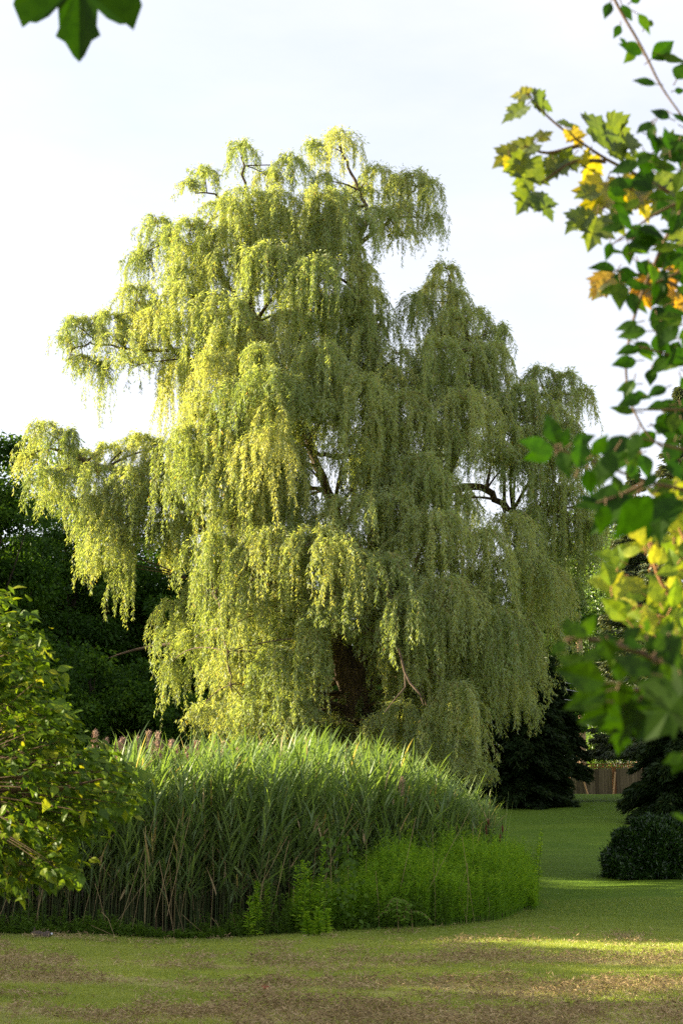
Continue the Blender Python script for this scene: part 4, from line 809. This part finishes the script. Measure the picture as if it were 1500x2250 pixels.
branch('vine_branch', 'twining shoot with deep green oval leaves down the right edge', 2.8,
       [[(1300, -120), (1350, 5), (1410, 105), (1450, 190), (1500, 260), (1560, 330)], [(1560, 380), (1480, 480), (1410, 640), (1385, 720), (1372, 800), (1380, 880), (1420, 960), (1520, 1030)], [(1560, 560), (1450, 620), (1360, 640)], [(1560, 420), (1450, 460), (1340, 540)], [(1560, 800), (1470, 780), (1400, 760)], [(1560, 900), (1470, 900), (1390, 900)]],
       ov, M_vine, M_twigd, srad=.004)
# big dark leaves, right middle
dk = [OL(1215, 990, 170, 88, .6), OL(1215, 985, 205, 80, .5), OL(1222, 975, 108, 75, .6), OL(1225, 985, 60, 55, .5), OL(1232, 990, -80, 70, .5), OL(1255, 975, 20, 60, .4), OL(1270, 1030, 80, 85, .5), OL(1300, 1010, 140, 60), OL(1300, 1000, 50, 60), OL(1290, 1030, -80, 65), OL(1350, 990, 240, 95, .4), OL(1390, 1000, 200, 110, .5), OL(1380, 960, 215, 80), OL(1400, 950, -110, 70), OL(1380, 1020, -60, 50),
      OL(1440, 1040, 230, 50), OL(1470, 1010, -60, 60), OL(1480, 1060, 200, 60), OL(1400, 1080, 185, 130, .3), OL(1390, 1090, 215, 130, .3), OL(1430, 1090, -130, 130, .3), OL(1480, 1080, -120, 130, .35), OL(1310, 1105, 160, 50), OL(1330, 1110, -100, 70), OL(1500, 1100, -150, 110, .3), OL(1450, 1120, -90, 80), OL(1360, 1080, 100, 50), OL(1345, 1100, 190, 90, .3)]
branch('leafy_branch', 'out-of-focus branch of big dark green leaves crossing the right side of the willow', 2.3,
       [[(1640, 1120), (1500, 1075), (1420, 1060), (1320, 1020), (1220, 985)], [(1420, 1060), (1360, 1090), (1310, 1105)], [(1640, 1000), (1500, 990), (1400, 960)]], dk, M_vine, M_twigd, srad=.004)
# sunlit shrub shoots
lt_ = []
for _ in range(120):
    py = rs.uniform(1080, 1500); xm = 1500-(1-abs(py-1290)/260)*190; px = rs.uniform(max(xm, 1290), 1530); lt_.append(OL(px, py, rs.uniform(20, 200), rs.uniform(35, 75), rs.uniform(.3, 1)))
lt_ += [OL(1430, 1190, 130, 60, 1), OL(1415, 1200, 100, 70, .9), OL(1425, 1210, 160, 60, .8), OL(1430, 1240, 75, 55, 1), OL(1420, 1290, 150, 55, .9), OL(1400, 1330, 165, 60, .9), OL(1400, 1345, 140, 65, 1), OL(1440, 1350, 170, 70, .7), OL(1460, 1390, 175, 70, .9), OL(1430, 1370, 200, 50, .8), OL(1470, 1300, 60, 60, .9), OL(1480, 1180, 80, 60, .8)]
branch('shrub_shoots', 'sunlit yellow-green shrub shoots with reddish stems at the right edge', 3.0,
       [[(1640, 1500), (1500, 1400), (1440, 1370), (1380, 1330)], [(1600, 1450), (1480, 1330), (1440, 1260), (1425, 1190)], [(1640, 1300), (1530, 1240), (1490, 1160)]], lt_, M_shoot, M_twigr, srad=.006)
# lower right dark cluster
dl = [ML(1390, 1545, 200, 130, .4, 0, .2), ML(1370, 1560, -95, 100, .3), ML(1440, 1530, -115, 110, .35), ML(1520, 1500, -130, 170, .3, -.1, .3), ML(1500, 1440, -160, 130, .3), OL(1330, 1500, 165, 115, .5), OL(1330, 1520, 200, 100, .5), OL(1300, 1480, 150, 90, .6), OL(1290, 1400, 150, 70, .7), OL(1250, 1400, 90, 50, .6), OL(1280, 1400, 60, 60, .7), OL(1240, 1410, 220, 45, .7), OL(1380, 1420, 170, 60), OL(1400, 1440, -130, 70), OL(1350, 1450, 120, 60), OL(1360, 1500, 90, 60), OL(1430, 1480, 150, 90, .4), OL(1400, 1500, -30, 80, .3), OL(1440, 1440, 60, 60), OL(1330, 1540, 190, 60),
      OL(1500, 1400, 200, 60), OL(1505, 1650, 240, 60), OL(1500, 1660, 200, 50), OL(1505, 1800, 150, 35)]
for _ in range(26): dl.append(OL(rs.uniform(1290, 1510), rs.uniform(1385, 1500), rs.uniform(0, 360), rs.uniform(30, 60), rs.random()))
branch('leafy_branch', 'blurred dark branch with broad lobed leaves over the lower right edge', 2.0,
       [[(1640, 1470), (1500, 1490), (1420, 1520), (1340, 1510), (1260, 1480)], [(1420, 1520), (1395, 1545)], [(1500, 1480), (1400, 1430), (1290, 1400), (1240, 1405)], [(1640, 1620), (1560, 1640), (1505, 1660)]], dl, M_mapledark, M_twigd, srad=.004)
